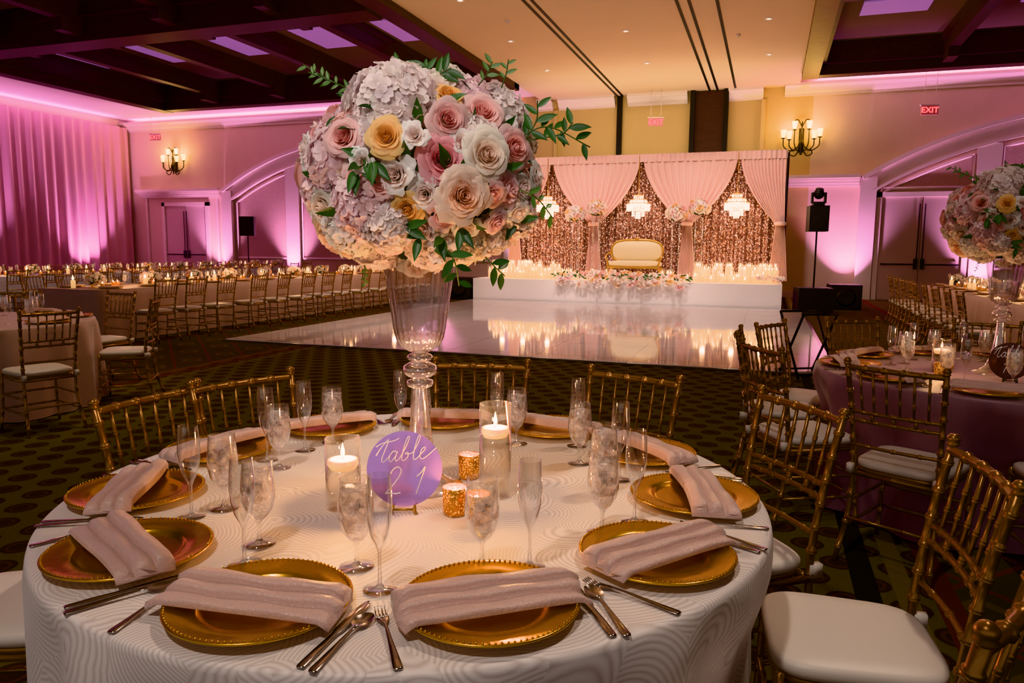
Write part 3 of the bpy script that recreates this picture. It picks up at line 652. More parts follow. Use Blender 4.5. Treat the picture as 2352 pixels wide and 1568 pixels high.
x,y=S(TX,TY)
ob('round_banquet_table',tablecloth('tc1',m_cloth,chairs=[(math.radians(d),rb-.24-.2) for d,rb,_ in ch1],seed=2),(x,y,0),YAW)
for d,rb,j in ch1: chair_round(TX,TY,d,rb,j)
TZ=TH+.0005
def setting(tx,ty,deg,k=0,napoff=0,detail=True):
    t=math.radians(deg); R=.74
    def at(rad,tan,z,me,name,rot=0):
        x=tx+rad*math.cos(t)-tan*math.sin(t); y=ty+rad*math.sin(t)+tan*math.cos(t); X,Y=S(x,y)
        return ob(name,me,(X,Y,z),t+YAW+rot)
    at(R,0,TZ,me_chg,'gold_charger_plate')
    at(R+.02,0,TZ+.0265,me_nap[k%4],'folded_napkin',pi/2+napoff)
    if detail:
        at(R+.055,-.19,TZ,me_frk,'dinner_fork',pi/2+.03)
        at(R+.045,.179,TZ,me_knf,'dinner_knife',pi/2-.02); at(R+.06,.204,TZ,me_spn,'teaspoon',pi/2-.03)
base=-73.3
for k in range(11):
    d=base+k*32.727; off={1:-.3,0:0,10:.06,8:.05,2:.1}.get(k,random.uniform(-.1,.1)); setting(TX,TY,d,k,napoff=off)
def tw(name,me,rx_,ry_,rz=None,tx=TX,ty=TY,s=None,z=TZ):
    X,Y=S(tx+rx_,ty+ry_); return ob(name,me,(X,Y,z),random.uniform(0,6) if rz is None else rz,s)
for gx,gy in ((.192,-.525),(-.066,-.535),(.464,-.33),(-.305,-.42),(-.468,-.2),(-.44,.15),(-.35,.44),(.268,.44),(.46,.22),(.50,-.05),(-.06,.5)): tw('water_goblet',me_gob,gx,gy)
for gx,gy in ((.29,-.525),(0,-.635),(.55,-.265),(-.30,-.525),(-.524,-.26),(-.50,.225),(-.416,.34),(.2,.53),(.47,.42),(.56,.06),(-.14,.56)): tw('champagne_flute',me_flu,gx,gy)
def vase():
    b=B()
    foot=[(.118,.0),(.116,.004),(.09,.012),(.06,.035),(.042,.08),(.032,.14),(.026,.2),(.022,.25),(.02,.275)]
    b.add(lathe(foot,48),0)
    b.add(lathe([(.02,.275),(.034,.28),(.038,.288),(.034,.296),(.022,.3),(.03,.305),(.044,.315),(.047,.325),(.044,.336),(.03,.344),(.02,.348),(.032,.353),(.036,.36),(.03,.367),(.018,.372)],32),0)
    b.add(lathe([(.018,.372),(.03,.376),(.052,.39),(.064,.412),(.07,.44),(.078,.5),(.087,.56),(.096,.622)],144,mod=lambda th:1+.018*np.cos(24*th)),0)
    b.add(lathe([(.012,.378),(.046,.393),(.058,.415),(.064,.44),(.072,.5)],48),0)
    return b.mesh('vase',[m_vglass])
me_vase=vase()
tw('tall_glass_vase',me_vase,0,0,YAW)
tw('floral_bouquet',me_bq,.012,0,YAW,z=1.585)
FL=[(.0005,0),(.004,.004),(.0055,.01),(.004,.02),(.0015,.03),(.0003,.036)]
def floating(h,r,wl):
    b=B(); b.add(lathe([(.001,.001),(r,.001),(r,.01),(r,h),(r-.0015,h),(r-.0015,h-.003)],32),0)
    b.add(lathe([(.001,.006),(r-.002,.006),(r-.002,wl),(.001,wl)],28),1)
    b.add(lathe([(.001,wl-.006),(r*.72,wl-.004),(r*.88,wl+.008),(r*.86,wl+.02),(r*.6,wl+.022),(.001,wl+.019)],28),2)
    b.add(tube([(0,0,wl+.018),(.001,0,wl+.03)],.0008,5),4); b.add(lathe(FL,10),3,T(0,0,wl+.026))
    return b.mesh('fcandle',[m_cglass,m_water,m_wax,m_flame,m_black])
me_fct,me_fcs=floating(.25,.042,.165),floating(.18,.044,.105)
def votive():
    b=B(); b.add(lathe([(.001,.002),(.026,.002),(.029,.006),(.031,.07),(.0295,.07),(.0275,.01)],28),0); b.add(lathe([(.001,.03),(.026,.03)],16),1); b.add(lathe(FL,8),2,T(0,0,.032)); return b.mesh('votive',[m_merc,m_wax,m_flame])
me_vot=votive()
def votp(name,*a,**k): return tw(name,me_vot,*a,**k)
tw('floating_candle_cylinder',me_fct,.208,-.08); tw('floating_candle_cylinder',me_fcs,-.173,-.18)
votives=[(.112,-.222),(.13,.07),(.17,-.27),(-.11,.15)]
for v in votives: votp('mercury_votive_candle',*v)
def strokes():
    t=[[(-.1,.7),(.25,1.5),(.75,2.15),(.62,1.2),(.5,.35),(.7,.02),(1.05,.35),(1.3,.8),(1.6,1.0),(1.75,.85),(1.45,1.0),(1.2,.6),(1.25,.12),(1.5,.05),(1.78,.55),(1.85,.95),(1.78,.3),(1.95,.02),(2.25,.4),(2.6,1.5),(2.68,2.2),(2.5,2.15),(2.38,1.2),(2.4,.2),(2.65,.0),(2.95,.35),(2.85,.75),(2.65,.62),(3.0,.6),(3.35,.75),(3.65,1.6),(3.7,2.2),(3.52,2.15),(3.42,1.0),(3.52,.12),(3.8,.05),(4.15,.5),(4.42,.85),(4.35,1.1),(4.12,.9),(4.1,.3),(4.35,.0),(4.8,.25),(5.5,.95)],[(-.3,1.55),(.3,1.85),(1.3,2.0),(1.7,2.2)]]
    two=[[(.02,1.5),(.18,1.9),(.5,2.08),(.78,1.85),(.75,1.4),(.5,.85),(.2,.35),(-.05,.02),(.3,.06),(.7,.0),(1.1,.08)]]
    one=[[(0,1.35),(.3,1.7),(.5,2.1),(.38,1.0),(.25,0)]]
    four=[[(.25,2.0),(.15,1.3),(.0,.8),(.4,.85),(1.0,.95)],[(.85,1.7),(.7,.9),(.55,-.2)]]
    return t,two,one,four
def sign(mdisc,digits,mstand):
    b=B(); r=.094; tilt=math.radians(8)
    M=T(0,0,.012)@RS('X',-tilt)@T(0,0,r)
    th=np.linspace(0,2*pi,64,endpoint=False); V=[(r*math.cos(a),y,r*math.sin(a)) for a in th for y in (-.0015,.0015)]
    b.add((V,[gridf(64,2,True),[tuple(2*i for i in range(64))],[tuple(2*i+1 for i in range(64))[::-1]]]),0,M,smooth=False)
    t,two,one,four=strokes()
    def wr(st,x0,z0,s,rad=.0010,slant=.22,rise=.1):
        for q in st:
            P=spl([(p[0]+p[1]*slant,p[1]+p[0]*rise) for p in q],6); b.add(tube([(x0+a*s,-.0025,z0+c*s) for a,c in P],rad,5),1,M)
    wr(t,-.072,.014,.0265,.0011)
    if digits=='21': wr(two,-.045,-.062,.032,.0015,.2,.0); wr(one,.022,-.062,.032,.0015,.2,.0)
    else: wr(one,-.035,-.062,.031,.0015,.25,.0); wr(four,.008,-.058,.03,.0015,.25,.0)
    for s in (-1,1):
        b.add(tube(spl([(s*.028,-.03,.022),(s*.028,-.026,.008),(s*.028,-.006,.006),(s*.02,.02,.05)]),.003,6),2); b.add(tube([(s*.028,-.02,.008),(s*.034,-.026,0.003)],.003,6),2)
    b.add(tube([(-.028,-.006,.006),(.028,-.006,.006)],.0028,6),2); b.add(tube([(-.02,.02,.05),(.02,.02,.05)],.0025,6),2); b.add(tube([(0,.02,.05),(0,.05,.002)],.003,6),2)
    return b.mesh('sign',[mdisc,m_ink,mstand])
tw('table_number_sign',sign(m_mirror,'21',m_gilt),-.016,-.205,YAW+.02)
# second round table (right)
UX,UY=2.66,4.01
ch2=[(-138.5,1.37),(-170,1.38),(160,1.34),(134,1.3),(99,1.3),(60,1.3),(20,1.3),(-20,1.3),(-105,1.25)]
x,y=S(UX,UY); ob('round_banquet_table',tablecloth('tc2',m_mauve,chairs=[(math.radians(d),rb-.44) for d,rb in ch2],seed=5),(x,y,0),YAW)
for d,rb in ch2: chair_round(UX,UY,d,rb)
for k in range(10): setting(UX,UY,-125+36*k,k)
for k in range(10):
    t=math.radians(-115+36*k); tw('water_goblet',me_gob,.47*math.cos(t),.47*math.sin(t),tx=UX,ty=UY); t+=.22; tw('champagne_flute',me_flu,.52*math.cos(t),.52*math.sin(t),tx=UX,ty=UY)
tw('tall_glass_vase',me_vase,0,0,YAW,tx=UX,ty=UY); tw('floral_bouquet',me_bq,0,0,YAW-.5,tx=UX,ty=UY,z=1.585)
tw('table_number_sign',sign(m_mirrord,'14',m_iron),-.12,-.28,YAW-.35,tx=UX,ty=UY)
tw('floating_candle_cylinder',me_fcs,-.3,.02,tx=UX,ty=UY); tw('floating_candle_cylinder',me_fct,.2,-.02,tx=UX,ty=UY)
for v in ((-.38,-.12),(-.2,.12),(.12,-.2)): votp('mercury_votive_candle',*v,tx=UX,ty=UY)
# left round table
LX,LY=-4.62,6.3
x,y=S(LX,LY); ob('round_banquet_table',tablecloth('tc3',m_blush,seed=8),(x,y,0),YAW)
for d,rb in ((-36,1.5),(16,1.42),(67,1.45),(110,1.42),(-90,1.42)): chair_round(LX,LY,d,rb)
def small_centre(r=.11):
    b=B(); b.add(lathe([(.001,0),(.05,0),(.06,.05),(.05,.1)],14),2); cluster(b,(0,0,.14),r,34,.038); return b.mesh('centre',[m_petal,m_leaf,m_gilt],True)
me_cen=small_centre()
for k in range(8):
    setting(LX,LY,-100+45*k,k,detail=False); t=math.radians(-85+45*k); tw('water_goblet',me_gob,.47*math.cos(t),.47*math.sin(t),tx=LX,ty=LY); t+=.25; tw('champagne_flute',me_flu,.52*math.cos(t),.52*math.sin(t),tx=LX,ty=LY)
tw('floral_centerpiece',me_cen,0,0,tx=LX,ty=LY); votp('mercury_votive_candle',.22,-.1,tx=LX,ty=LY); votp('mercury_votive_candle',.05,-.24,tx=LX,ty=LY)
# long banquet tables
def longcloth(w,L,m,seed=0):
    P=2*(w+L)
    def edge(s):
        s%=P
        if s<w: return (-w/2+s,-L/2,0,-1)
        s-=w
        if s<L: return (w/2,-L/2+s,1,0)
        s-=L
        if s<w: return (w/2-s,L/2,0,1)
        s-=w; return (-w/2,L/2-s,-1,0)
    rows=[(0,.76),(.008,.752)]+[(.01,.75-.74*k/8) for k in range(1,9)]
    V=[]; n=int(P/.07)
    for i in range(n):
        s=P*i/n; x,y,nx,ny=edge(s); f=math.sin(s*2*pi/.45+math.sin(s*1.3)*2)+.5*math.sin(s*2*pi/.27+1)
        for k,(o,z) in enumerate(rows):
            a=o+(.02*f+.02)*(max(0,(.75-z)/.75))**.8 if k>1 else o
            V.append((x+nx*a,y+ny*a,z))
    m_=len(rows); b=B(); b.add((np.array(V),[gridf(n,m_,True),[tuple(i*m_ for i in range(n))]]),0); return b.mesh('lc',[m])
def longtable(a0,a1,b0,b1,m,seed,sides=(1,-1),bs=None,pitch=.72):
    w,L=a1-a0,b1-b0; ca,cb=(a0+a1)/2,(b0+b1)/2
    tab=ob('long_banquet_table',longcloth(w,L,m,seed),(ca,cb,0))
    r=random.Random(seed); n=int(L/.95); fb=B(); cb_=B()
    for i in range(n):
        y=-L/2+.5+i*(L-.8)/max(1,n-1); cluster(fb,(r.uniform(-.05,.05),y,.88),.13,22,.05,(1,1.2,.75))
    ob('floral_centerpiece_row',fb.mesh('fr',[m_petal,m_leaf],True),parent=tab)
    g=lathe([(.001,0),(.03,0),(.031,.07),(.029,.07)],10); gc=lathe([(.04,0),(.04,.2)],12); pc=lathe([(.001,0),(.033,0),(.033,.11),(.001,.115)],10); fl=lathe([(.001,0),(.016,.018),(.001,.07)],6)
    for i in range(int(L/.17)):
        y=-L/2+.25+i*.17*(L-.5)/L; x=r.choice((-1,1))*r.uniform(.12,.22)
        if i%3==0: cb_.add(gc,1,T(x,y,.761)); cb_.add(pc,2,T(x,y,.762)); cb_.add(fl,3,T(x,y,.88))
        else: cb_.add(g,0,T(x,y,.761)); cb_.add(fl,3,T(x,y,.785))
    ob('table_candle_row',cb_.mesh('cr',[m_merc,m_cglass,m_wax,m_glow]),parent=tab)
    gb=B(); go=lathe([(.034,.0),(.005,.006),(.004,.05),(.02,.066),(.036,.11),(.031,.19)],10); f2=lathe([(.03,0),(.004,.006),(.004,.08),(.024,.13),(.022,.225)],8); wt=lathe([(.001,.06),(.03,.09),(.032,.16),(.001,.162)],8)
    pl=lathe([(.001,.006),(.1,.006),(.11,.016),(.165,.02),(.16,.012),(.001,.001)],24); nb=box(-.06,.06,-.17,.17,.02,.036)
    k=int(L/pitch)
    for i in range(k):
        y=-L/2+.4+i*(L-.8)/(k-1)
        for s in (-1,1):
            gb.add(go,0,T(s*(w/2-.4),y+.05,.761)); gb.add(wt,1,T(s*(w/2-.4),y+.05,.761)); gb.add(f2,0,T(s*(w/2-.36),y+.15,.761)); gb.add(pl,2,T(s*(w/2-.2),y,.761)); gb.add(nb,3,T(s*(w/2-.2),y,.761))
    ob('place_setting_row',gb.mesh('psr',[m_glass,m_ice,m_charger,m_napkin]),parent=tab)
    if bs is None: bs=[b0+.5+i*(L-1)/(k-1) for i in range(k)]
    for y in bs:
        if 1 in sides: place_chair(a1+.42+r.uniform(0,.12),y,pi+r.uniform(-.1,.1))
        if -1 in sides: place_chair(a0-.42-r.uniform(0,.1),y,r.uniform(-.1,.1))
longtable(-10.1,-8.95,8.0,19.6,m_blush,1,bs=[8.5,9.12,9.8,10.6,11.3,12.0,12.75,13.5,14.25,15,15.75,16.5,17.25])
longtable(-15.2,-14.1,9.0,20.0,m_whitecloth,2)
longtable(2.95,4.05,9.6,16.6,m_blush,3)
longtable(7.2,8.3,9.6,18.0,m_blush,4)
# stage dressing
b=B()
for i in range(190):
    a=rng.uniform(-5.2,-1.9); e=1-abs((a+3.55)/1.75); front=rng.uniform()<.35
    y=rng.uniform(18.38,18.46) if front else rng.uniform(18.5,18.85); z=.6+rng.uniform(-.14,.05) if front else .66+rng.uniform(0,.14)*(.4+e)
    d=np.array([rng.normal(0,.4),-.8,.7]); addrose(b,T(a,y,z)@align(d),rng.uniform(.06,.095),[PINK,CREAM,WHITE,PEACH,HYW][rng.integers(0,5)],ROSELO)
for i in range(25): addrose(b,T(rng.uniform(-.25,.3),18.6+rng.uniform(-.05,.1),.68+rng.uniform(0,.08))@align((rng.normal(0,.4),-.8,.7)),.06,[PINK,CREAM,WHITE][rng.integers(0,3)],ROSELO)
for i in range(90):
    a=rng.uniform(-5.3,-1.8); v=Vector((rng.normal(),-.4,rng.normal()*.5)).normalized(); x=v.cross(Vector((0,-1,.3))).normalized(); z=x.cross(v); M=np.eye(4); M[:3,0]=x;M[:3,1]=v;M[:3,2]=z;M[:3,3]=(a,18.48+rng.uniform(-.06,.25),.66+rng.uniform(-.02,.12)); b.add(LEAF,1,M@SCL(.12),col=GREEN[1])
ob('stage_flower_garland',b.mesh('gar',[m_petal,m_leaf],True))
fl=lathe([(.001,0),(.018,.018),(.001,.08)],6)
for lo,hi,n in ((-7.3,-5.3,80),(-1.75,.2,80)):
    b=B()
    for i in range(n):
        a=rng.uniform(lo,hi); y=rng.uniform(18.95,19.45); h=rng.choice([.08,.15,.22,.32,.4]); H2=h+.12
        b.add(lathe([(.001,.0),(.045,.0),(.045,h),(.001,h+.005)],10),0,T(a,y,.602)); b.add(lathe([(.056,.0),(.056,H2)],12),1,T(a,y,.602)); b.add(fl,2,T(a,y,.605+h))
    ob('pillar_candle_cluster',b.mesh('pcc',[m_wax,m_cglass,m_glow]))
b=B()
for i in range(26):
    a=rng.uniform(-5.2,-1.9); h=rng.choice([.08,.12,.2]); y=rng.uniform(18.98,19.12)
    b.add(lathe([(.001,.0),(.045,.0),(.045,h),(.001,h+.005)],10),0,T(a,y,.602)); b.add(lathe([(.056,.0),(.056,h+.12)],12),1,T(a,y,.602)); b.add(fl,2,T(a,y,.605+h))
ob('pillar_candle_row',b.mesh('pcr',[m_wax,m_cglass,m_glow]))
for a0 in (-4.72,-2.03):
    b=B()
    for dx,z,R in ((-.3,2.33,.27),(.28,2.47,.27)):
        for q in (-.09,.09):
            for p in (-.09,.09): b.add(tube([(dx+q,p,.001),(dx+q,p,z-.6-.25)],.012,6),2)
        b.add(box(dx-.12,dx+.12,-.12,.12,z-.6-.27,z-.6-.25),2,smooth=False)
        cluster(b,(dx,0,z-.6),R,90,.085,(1,.9,.85))
    ob('flower_pedestal',b.mesh('fp',[m_petal,m_leaf,m_glass],True),(a0,19.78,.6))
def settee():
    b=B(); W=.7
    back=[(W*.98*math.copysign(abs(math.cos(t))**.6,math.cos(t)),.28,.75+.3*math.copysign(abs(math.sin(t))**.7,math.sin(t))) for t in np.linspace(0,2*pi,48,endpoint=False)]
    b.add(tube(back,.028,8,closed=True),1)
    def fn(u,v):
        t=u*2*pi; c,s=math.cos(t),math.sin(t); return (W*.94*v*math.copysign(abs(c)**.6,c),.27-.07*(1-v**3),.75+.27*v*math.copysign(abs(s)**.7,s))
    b.add(surf(48,7,fn,True),0)
    def seat(u,v):
        t=u*2*pi; c,s=math.cos(t),math.sin(t); k=[.96,1,1,.95,.7,.01][round(v*5)]; z=[.36,.38,.44,.48,.5,.5][round(v*5)]
        return (W*k*math.copysign(abs(c)**.4,c),-.02+.32*k*math.copysign(abs(s)**.4,s),z)
    b.add(surf(48,6,seat,True),0); b.add(box(-W*.97,W*.97,-.33,.29,.3,.37),1,smooth=False)
    for s in (-1,1):
        b.add(tube(spl([(s*W*.97,.28,.75),(s*W*1.04,.0,.68),(s*W*1.05,-.25,.62),(s*W*.98,-.28,.5),(s*W*.95,-.28,.36)]),.024,8),1)
        for y in (-.28,.26): b.add(tube(spl([(s*W*.93,y,.33),(s*W*1.0,y*1.05,.2),(s*W*.93,y*1.1,.012)]),[.032]*7+[.028,.024,.02,.016,.012,.012],8),1)
    b.add(lathe([(.001,0),(.06,.02),(.03,.06),(.001,.09)],10),1,T(0,.28,1.04)); return b.mesh('settee',[m_uphol,m_gilt])
ob('settee',settee(),(-3.37,19.75,.602))
# speakers
def speaker(hb,w=.42,h=.58,light=False,sub=True):
    b=B()
    z=hb; b.add(box(-w/2,w/2,-.2,.2,z,z+h),0,smooth=False); b.add(box(-w/2+.02,w/2-.02,-.215,-.2,z+.03,z+h-.03),1,smooth=False)
    b.add(lathe([(.001,0),(.11,.01),(.15,.0)],20),1,T(0,-.217,z+.2)@RS('X',pi/2)); b.add(tube([(0,0,.0 if not sub else .55),(0,0,z)],.02,8),1)
    if sub:
        b.add(box(-.38,.38,-.35,.35,.01,.56),0,smooth=False); b.add(box(-.35,.35,-.365,-.35,.05,.52),1,smooth=False)
    else:
        for t in (0,2.1,4.2): b.add(tube([(0,0,.75),(.5*math.cos(t),.5*math.sin(t),.01)],.014,6),1)
    if light:
        b.add(box(-.12,.12,-.1,.1,z+h,z+h+.09),0,smooth=False)
        for s in (-1,1): b.add(box(s*.14-.02,s*.14+.02,-.06,.06,z+h+.06,z+h+.3),0,smooth=False)
        b.add(sphere(.12,14,8),0,T(0,0,z+h+.27)); b.add(lathe([(.08,0),(.09,.12),(.001,.12)],14),0,T(0,0,z+h+.27)@RS('X',.5))
    return b.mesh('speaker',[m_black,mat('speaker_grille',C(30,29,30),.7)])
ob('pa_speaker_on_pole',speaker(1.84,light=True),(1.0,18.5,0),.15)
ob('pa_speaker_on_tripod',speaker(1.75,w=.48,h=.66,sub=False),(-17.2,21.6,0),.5)
b=B(); b.add(box(-.35,.35,-.3,.3,0.005,.6),0,smooth=False); b.add(box(-.32,.32,-.32,-.3,.04,.56),0,smooth=False); b.add(lathe([(.2,0),(.22,.015),(.16,.02),(.001,.0)],24),0,T(0,-.32,.3)@RS('X',pi/2)); me_sub=b.mesh('subw',[m_black])
ob('subwoofer',me_sub,(-7.95,18.9,0)); ob('subwoofer',me_sub,(1.75,19.6,0),.1)
b=B()
for s in (-.22,.22):
    b.add(tube([(s,-.22,.01),(s,.22,.72)],.014,8),0); b.add(tube([(s*.9,.22,.01),(s*.9,-.22,.72)],.014,8),0)
for y in (-.22,.22): b.add(tube([(-.22,y,.72),(.22,y,.72)],.014,8),0); b.add(tube([(-.22,y*.9,.06),(.22,y*.9,.06)],.012,8),0)
x,y=S(3.3,8.2); ob('folding_tray_stand',b.mesh('ts',[m_black]),(x,y,0),.5)
# sconces, exit signs, downlights, uplights
def sconce():
    b=B(); b.add(lathe([(.001,-.5),(.03,-.47),(.02,-.42),(.05,-.3),(.09,-.2),(.06,-.1),(.03,0),(.045,.1),(.02,.25),(.03,.4),(.001,.5)],12),0,T(0,-.18,0))
    b.add(box(-.07,.07,-.03,0,-.4,.3),0,smooth=False); b.add(tube([(0,0,-.1),(0,-.18,-.1)],.02,6),0)
    for s in (-1,1):
        b.add(tube(spl([(0,-.18,.3),(s*.12,-.2,.52),(s*.24,-.2,.45),(s*.2,-.2,.33),(s*.14,-.2,.38)]),.016,6),0)
        b.add(tube(spl([(0,-.18,-.2),(s*.15,-.2,-.5),(s*.3,-.2,-.46),(s*.27,-.2,-.34),(s*.2,-.2,-.38)]),.016,6),0)
    for k,(dx,dy,z) in enumerate(((-.5,-.15,.05),(-.34,-.34,-.02),(-.2,-.2,.28),(.2,-.2,.28),(.34,-.34,-.02),(.5,-.15,.05))):
        b.add(tube(spl([(0,-.18,-.15),(dx*.5,-.18+(dy+.18)*.5,-.36),(dx*.95,dy,-.25+z*.3),(dx,dy,z-.06)]),.016,6),0)
        b.add(lathe([(.001,-.06),(.05,-.05),(.07,-.03),(.04,-.02)],10),0,T(dx,dy,z)); b.add(lathe([(.001,-.02),(.05,-.015),(.062,.05),(.075,.15),(.085,.2)],12),1,T(dx,dy,z))
    return b.mesh('sconce',[m_iron,m_amber])
me_sco=sconce()
for a in (.72,-22.4): ob('wall_sconce',me_sco,(a,WB-.002,4.68))
def exit_sign(a,z,yy=WB-.8):
    b=B(); b.add(box(-.22,.22,-.03,.03,-.12,.12),0,smooth=False); b.add(box(-.25,.25,-.04,.04,.12,.15),1,smooth=False)
    top=6.2 if -7.3<a<.6 else 6.35
    for s in (-.15,.15): b.add(tube([(s,0,.15),(s,0,top-z-.01)],.006,5),1)
    o=ob('exit_sign',b.mesh('exs',[m_exitp,m_trim]),(a,yy,z),rot=(0,0,.25))
    cu=bpy.data.curves.new('exit_lettering','FONT'); cu.body='EXIT'; cu.size=.21; cu.align_x='CENTER'; cu.align_y='CENTER'; cu.extrude=.003; cu.space_character=1.05; cu.offset=.004
    cu.materials.append(m_exit); t=bpy.data.objects.new('exit_lettering',cu); bpy.context.collection.objects.link(t); t.parent=o; t.location=(0,-.036,0); t.rotation_euler=(pi/2,0,0)
exit_sign(-3.45,5.22); exit_sign(3.9,5.2); exit_sign(-22.6,5.52)
b=B()
for a in (-6.1,-3.4,-.4):
    for y in (8.5,11.2,14,17,20): b.add(lathe([(.001,-.004),(.05,-.004)],14),1,T(a+.15*((y*7)%3-1),y,6.2)); b.add(lathe([(.05,-.004),(.055,-.02),(.09,-.012),(.1,-.001)],16),0,T(a+.15*((y*7)%3-1),y,6.2))
for a,y in ((-5.5,15.5),(-2.8,12.6),(-.9,18),(-5.6,10)): b.add(lathe([(.001,-.09),(.012,-.09),(.014,-.05),(.05,-.04),(.05,-.001)],10),0,T(a,y,6.2))
ob('recessed_downlights',b.mesh('dl',[m_trim,m_lamp]))
def uplight(a,y,tx,ty,e=260,col=(.97,.44,.95),ang=75,z=.26,tz=3.5):
    b=B(); b.add(lathe([(.001,0),(.1,0),(.11,.02),(.11,.2),(.09,.22)],16),0); b.add(lathe([(.001,.215),(.09,.215)],16),1); ob('led_uplight',b.mesh('ul',[m_black,m_uplens]),(a,y,0.001))
    l=bpy.data.lights.new('uplight_beam','SPOT'); l.energy=e; l.color=col; l.spot_size=math.radians(ang); l.spot_blend=.9; l.shadow_soft_size=.08
    o=bpy.data.objects.new('uplight_beam',l); bpy.context.collection.objects.link(o); o.location=(a,y,z); o.rotation_euler=(Vector((tx,ty,tz))-Vector(o.location)).to_track_quat('-Z','Y').to_euler()
for a in (-20.35,-16.95,-11.3,2.1,5.55,9.0): uplight(a,WB-.6,a,WB-.1,e=900,ang=85)
uplight(-7.8,WB-.5,-7.8,WB-.1,350)
for y in (21.5,17.0,12.5,8.0): uplight(WL+.9,y,WL+.2,y,e=900,col=(.97,.42,.95),ang=90)
# ---------------------------------------------------------------- lights
def spot(loc,tgt,e,col=(1,.86,.72),ang=50,r=.12,blend=.6,nm='ceiling_or_fill_spot'):
    l=bpy.data.lights.new(nm,'SPOT'); l.energy=e; l.color=col; l.spot_size=math.radians(ang); l.spot_blend=blend; l.shadow_soft_size=r
    o=bpy.data.objects.new(nm,l); bpy.context.collection.objects.link(o); o.location=loc; o.rotation_euler=(Vector(tgt)-Vector(loc)).to_track_quat('-Z','Y').to_euler()
def point(loc,e,col=(1,.6,.28),r=.03,nm='candle_light'):
    l=bpy.data.lights.new(nm,'POINT'); l.energy=e; l.color=col; l.shadow_soft_size=r; o=bpy.data.objects.new(nm,l); bpy.context.collection.objects.link(o); o.location=loc
def area(loc,rot,sx,sy,e,col,nm='cove_light'):
    l=bpy.data.lights.new(nm,'AREA'); l.shape='RECTANGLE'; l.size=sx; l.size_y=sy; l.energy=e; l.color=col; o=bpy.data.objects.new(nm,l); bpy.context.collection.objects.link(o); o.location=loc; o.rotation_euler=rot
tx,ty=S(TX,TY)
p=S(-1.4,-.6); spot((p[0],p[1],6.0),(tx,ty,1.2),400,(1,.89,.82),34,.15)
p=S(-.9,-2.6); spot((p[0],p[1],3.4),(tx,ty,1.62),320,(1,.93,.89),17,.12,.5)  # unseen front fill added below ceiling height to brighten the bouquet
p=S(2.6,3.6); spot((p[0],p[1],6.1),(tx,ty,.9),400,(1,.80,.64),34,.12)
ux,uy=S(UX,UY); p=S(1.2,2.0); spot((p[0],p[1],6.1),(ux,uy,1.2),240,(1,.85,.78),34,.15)
lx,ly=S(LX,LY); spot((lx+2,ly+.5,6.0),(lx,ly,.8),220,(1,.76,.58),46,.15)
spot((-6,12.5,6.1),(-9.0,12.5,.8),480,(1,.76,.54),86,.2); spot((-.5,11.5,6.1),(3.4,12.5,.8),340,(1,.76,.54),70,.2)
for a in (-6.2,-3.4,-.6): spot((a,15.5,6.1),(a,20.2,1.4),680,(1,.84,.78),58,.15)
spot((-3.4,11.5,6.1),(-3.4,13.5,.0),500,(1,.84,.80),96,.1)
p=S(-2.0,6.0); spot((p[0],p[1],6.1),(p[0],p[1],0),180,(1,.84,.62),84,.2)
for v,h,e in (((.208,-.08),.215,6),((-.173,-.18),.155,6),((.112,-.222),.055,2.6),((.13,.07),.055,2.0),((.17,-.27),.055,1.8),((-.11,.15),.055,1.8)):
    X,Y=S(TX+v[0],TY+v[1]); point((X,Y,TZ+h),e,(1,.56,.24),r=.012)
X,Y=S(UX-.3,UY); point((X,Y,TZ+.2),5,r=.02)
for a in (-6.9,-6.3,-5.6,-1.5,-.8,-.1): point((a,19.2,1.2),13,r=.06)
for a in (-5.87,-3.36,-.85): point((a,YB-.8,2.5),22,(1,.80,.64),.1,'chandelier_light')
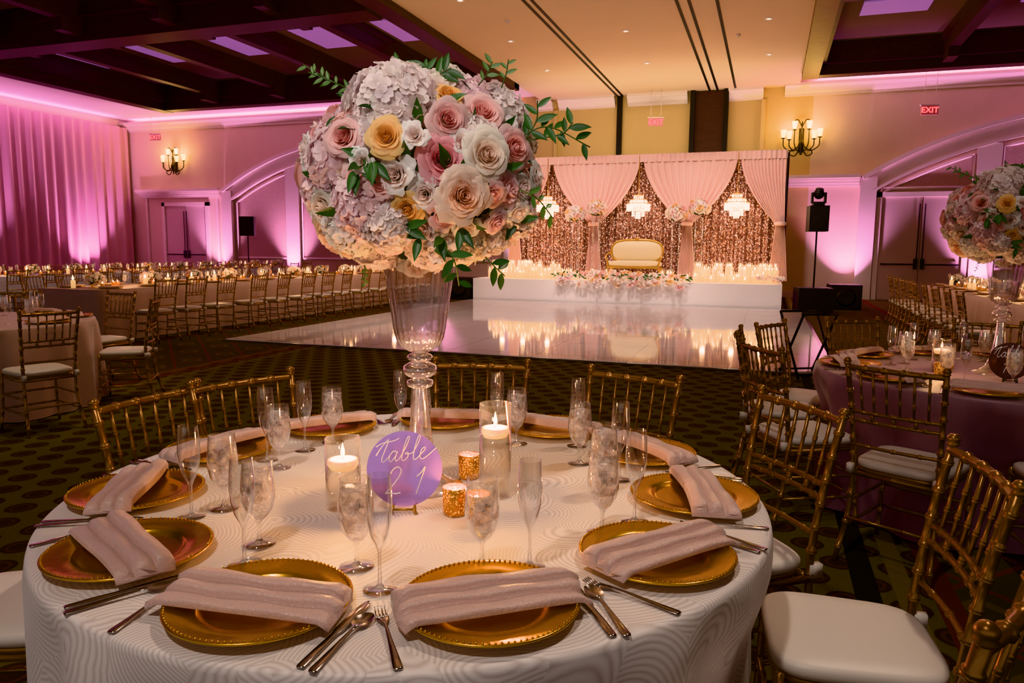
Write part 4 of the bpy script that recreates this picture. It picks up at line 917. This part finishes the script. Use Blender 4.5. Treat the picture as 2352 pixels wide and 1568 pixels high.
for y in (9.0,11.2,13.4,15.6,17.8): point((-9.5,y,1.15),14,r=.05)
for y in (10.5,12.5,14.5): point((3.5,y,1.15),11,r=.05)
for y in (11,14): point((-14.6,y,1.15),12,r=.05)
for a in (.72,-22.4):
    for s in (-.3,.3): point((a+s,WB-.42,4.95),20,(1,.72,.3),.12,'sconce_light')
area((-16.3,WB-.17,6.22),(pi,0,0),16,.12,180,(.95,.42,1)); area((7.5,WB-.17,6.22),(pi,0,0),13,.12,160,(.95,.46,1)); area((WL+.45,9,6.1),(pi,0,0),.2,28,270,(.95,.42,1))
area((-3.4,21.6,3.7),(pi-.35,0,0),7,.5,130,(1,.81,.62),'backdrop_ceiling_fill')  # unseen uplight added behind the backdrop to brighten the cream ceiling
for a,y in ((-8.2,9.5),(1.3,9.5),(-3.4,3.5)): spot((a,y,2.4),(-3.4,y+3.5,6.2),215,(1,.82,.64),130,.3,1,'ceiling_fill')  # added upward fill for the cream ceiling, no fixture modelled
spot((-13,13,2.0),(-13.5,15,7),180,(.9,.6,1),130,.3,1,'ceiling_fill'); spot((6,12,2.0),(6,14,7),110,(.95,.65,1),130,.3,1,'ceiling_fill')  # added lilac fill to lift the dark coffers, no fixture modelled
w=bpy.data.worlds.new('World'); sc.world=w; w.use_nodes=True; bg=w.node_tree.nodes['Background']; bg.inputs[0].default_value=(1,.89,.85,1); bg.inputs[1].default_value=.46
# ---------------------------------------------------------------- camera
cam=bpy.data.cameras.new('camera'); cam.sensor_width=36; cam.lens=36*1700/2352; cam.clip_end=200
co=bpy.data.objects.new('camera',cam); bpy.context.collection.objects.link(co)
co.matrix_world=Matrix.Translation((0,0,1.40))@Matrix.Rotation(YAW,4,'Z')@Matrix.Rotation(math.radians(90-7.175),4,'X')@Matrix.Rotation(math.radians(.5),4,'Z')
sc.camera=co
for vt in ('Khronos PBR Neutral','AgX'):
    try: sc.view_settings.view_transform=vt; break
    except Exception: pass
sc.view_settings.exposure=0.12
sc.view_settings.gamma=.93
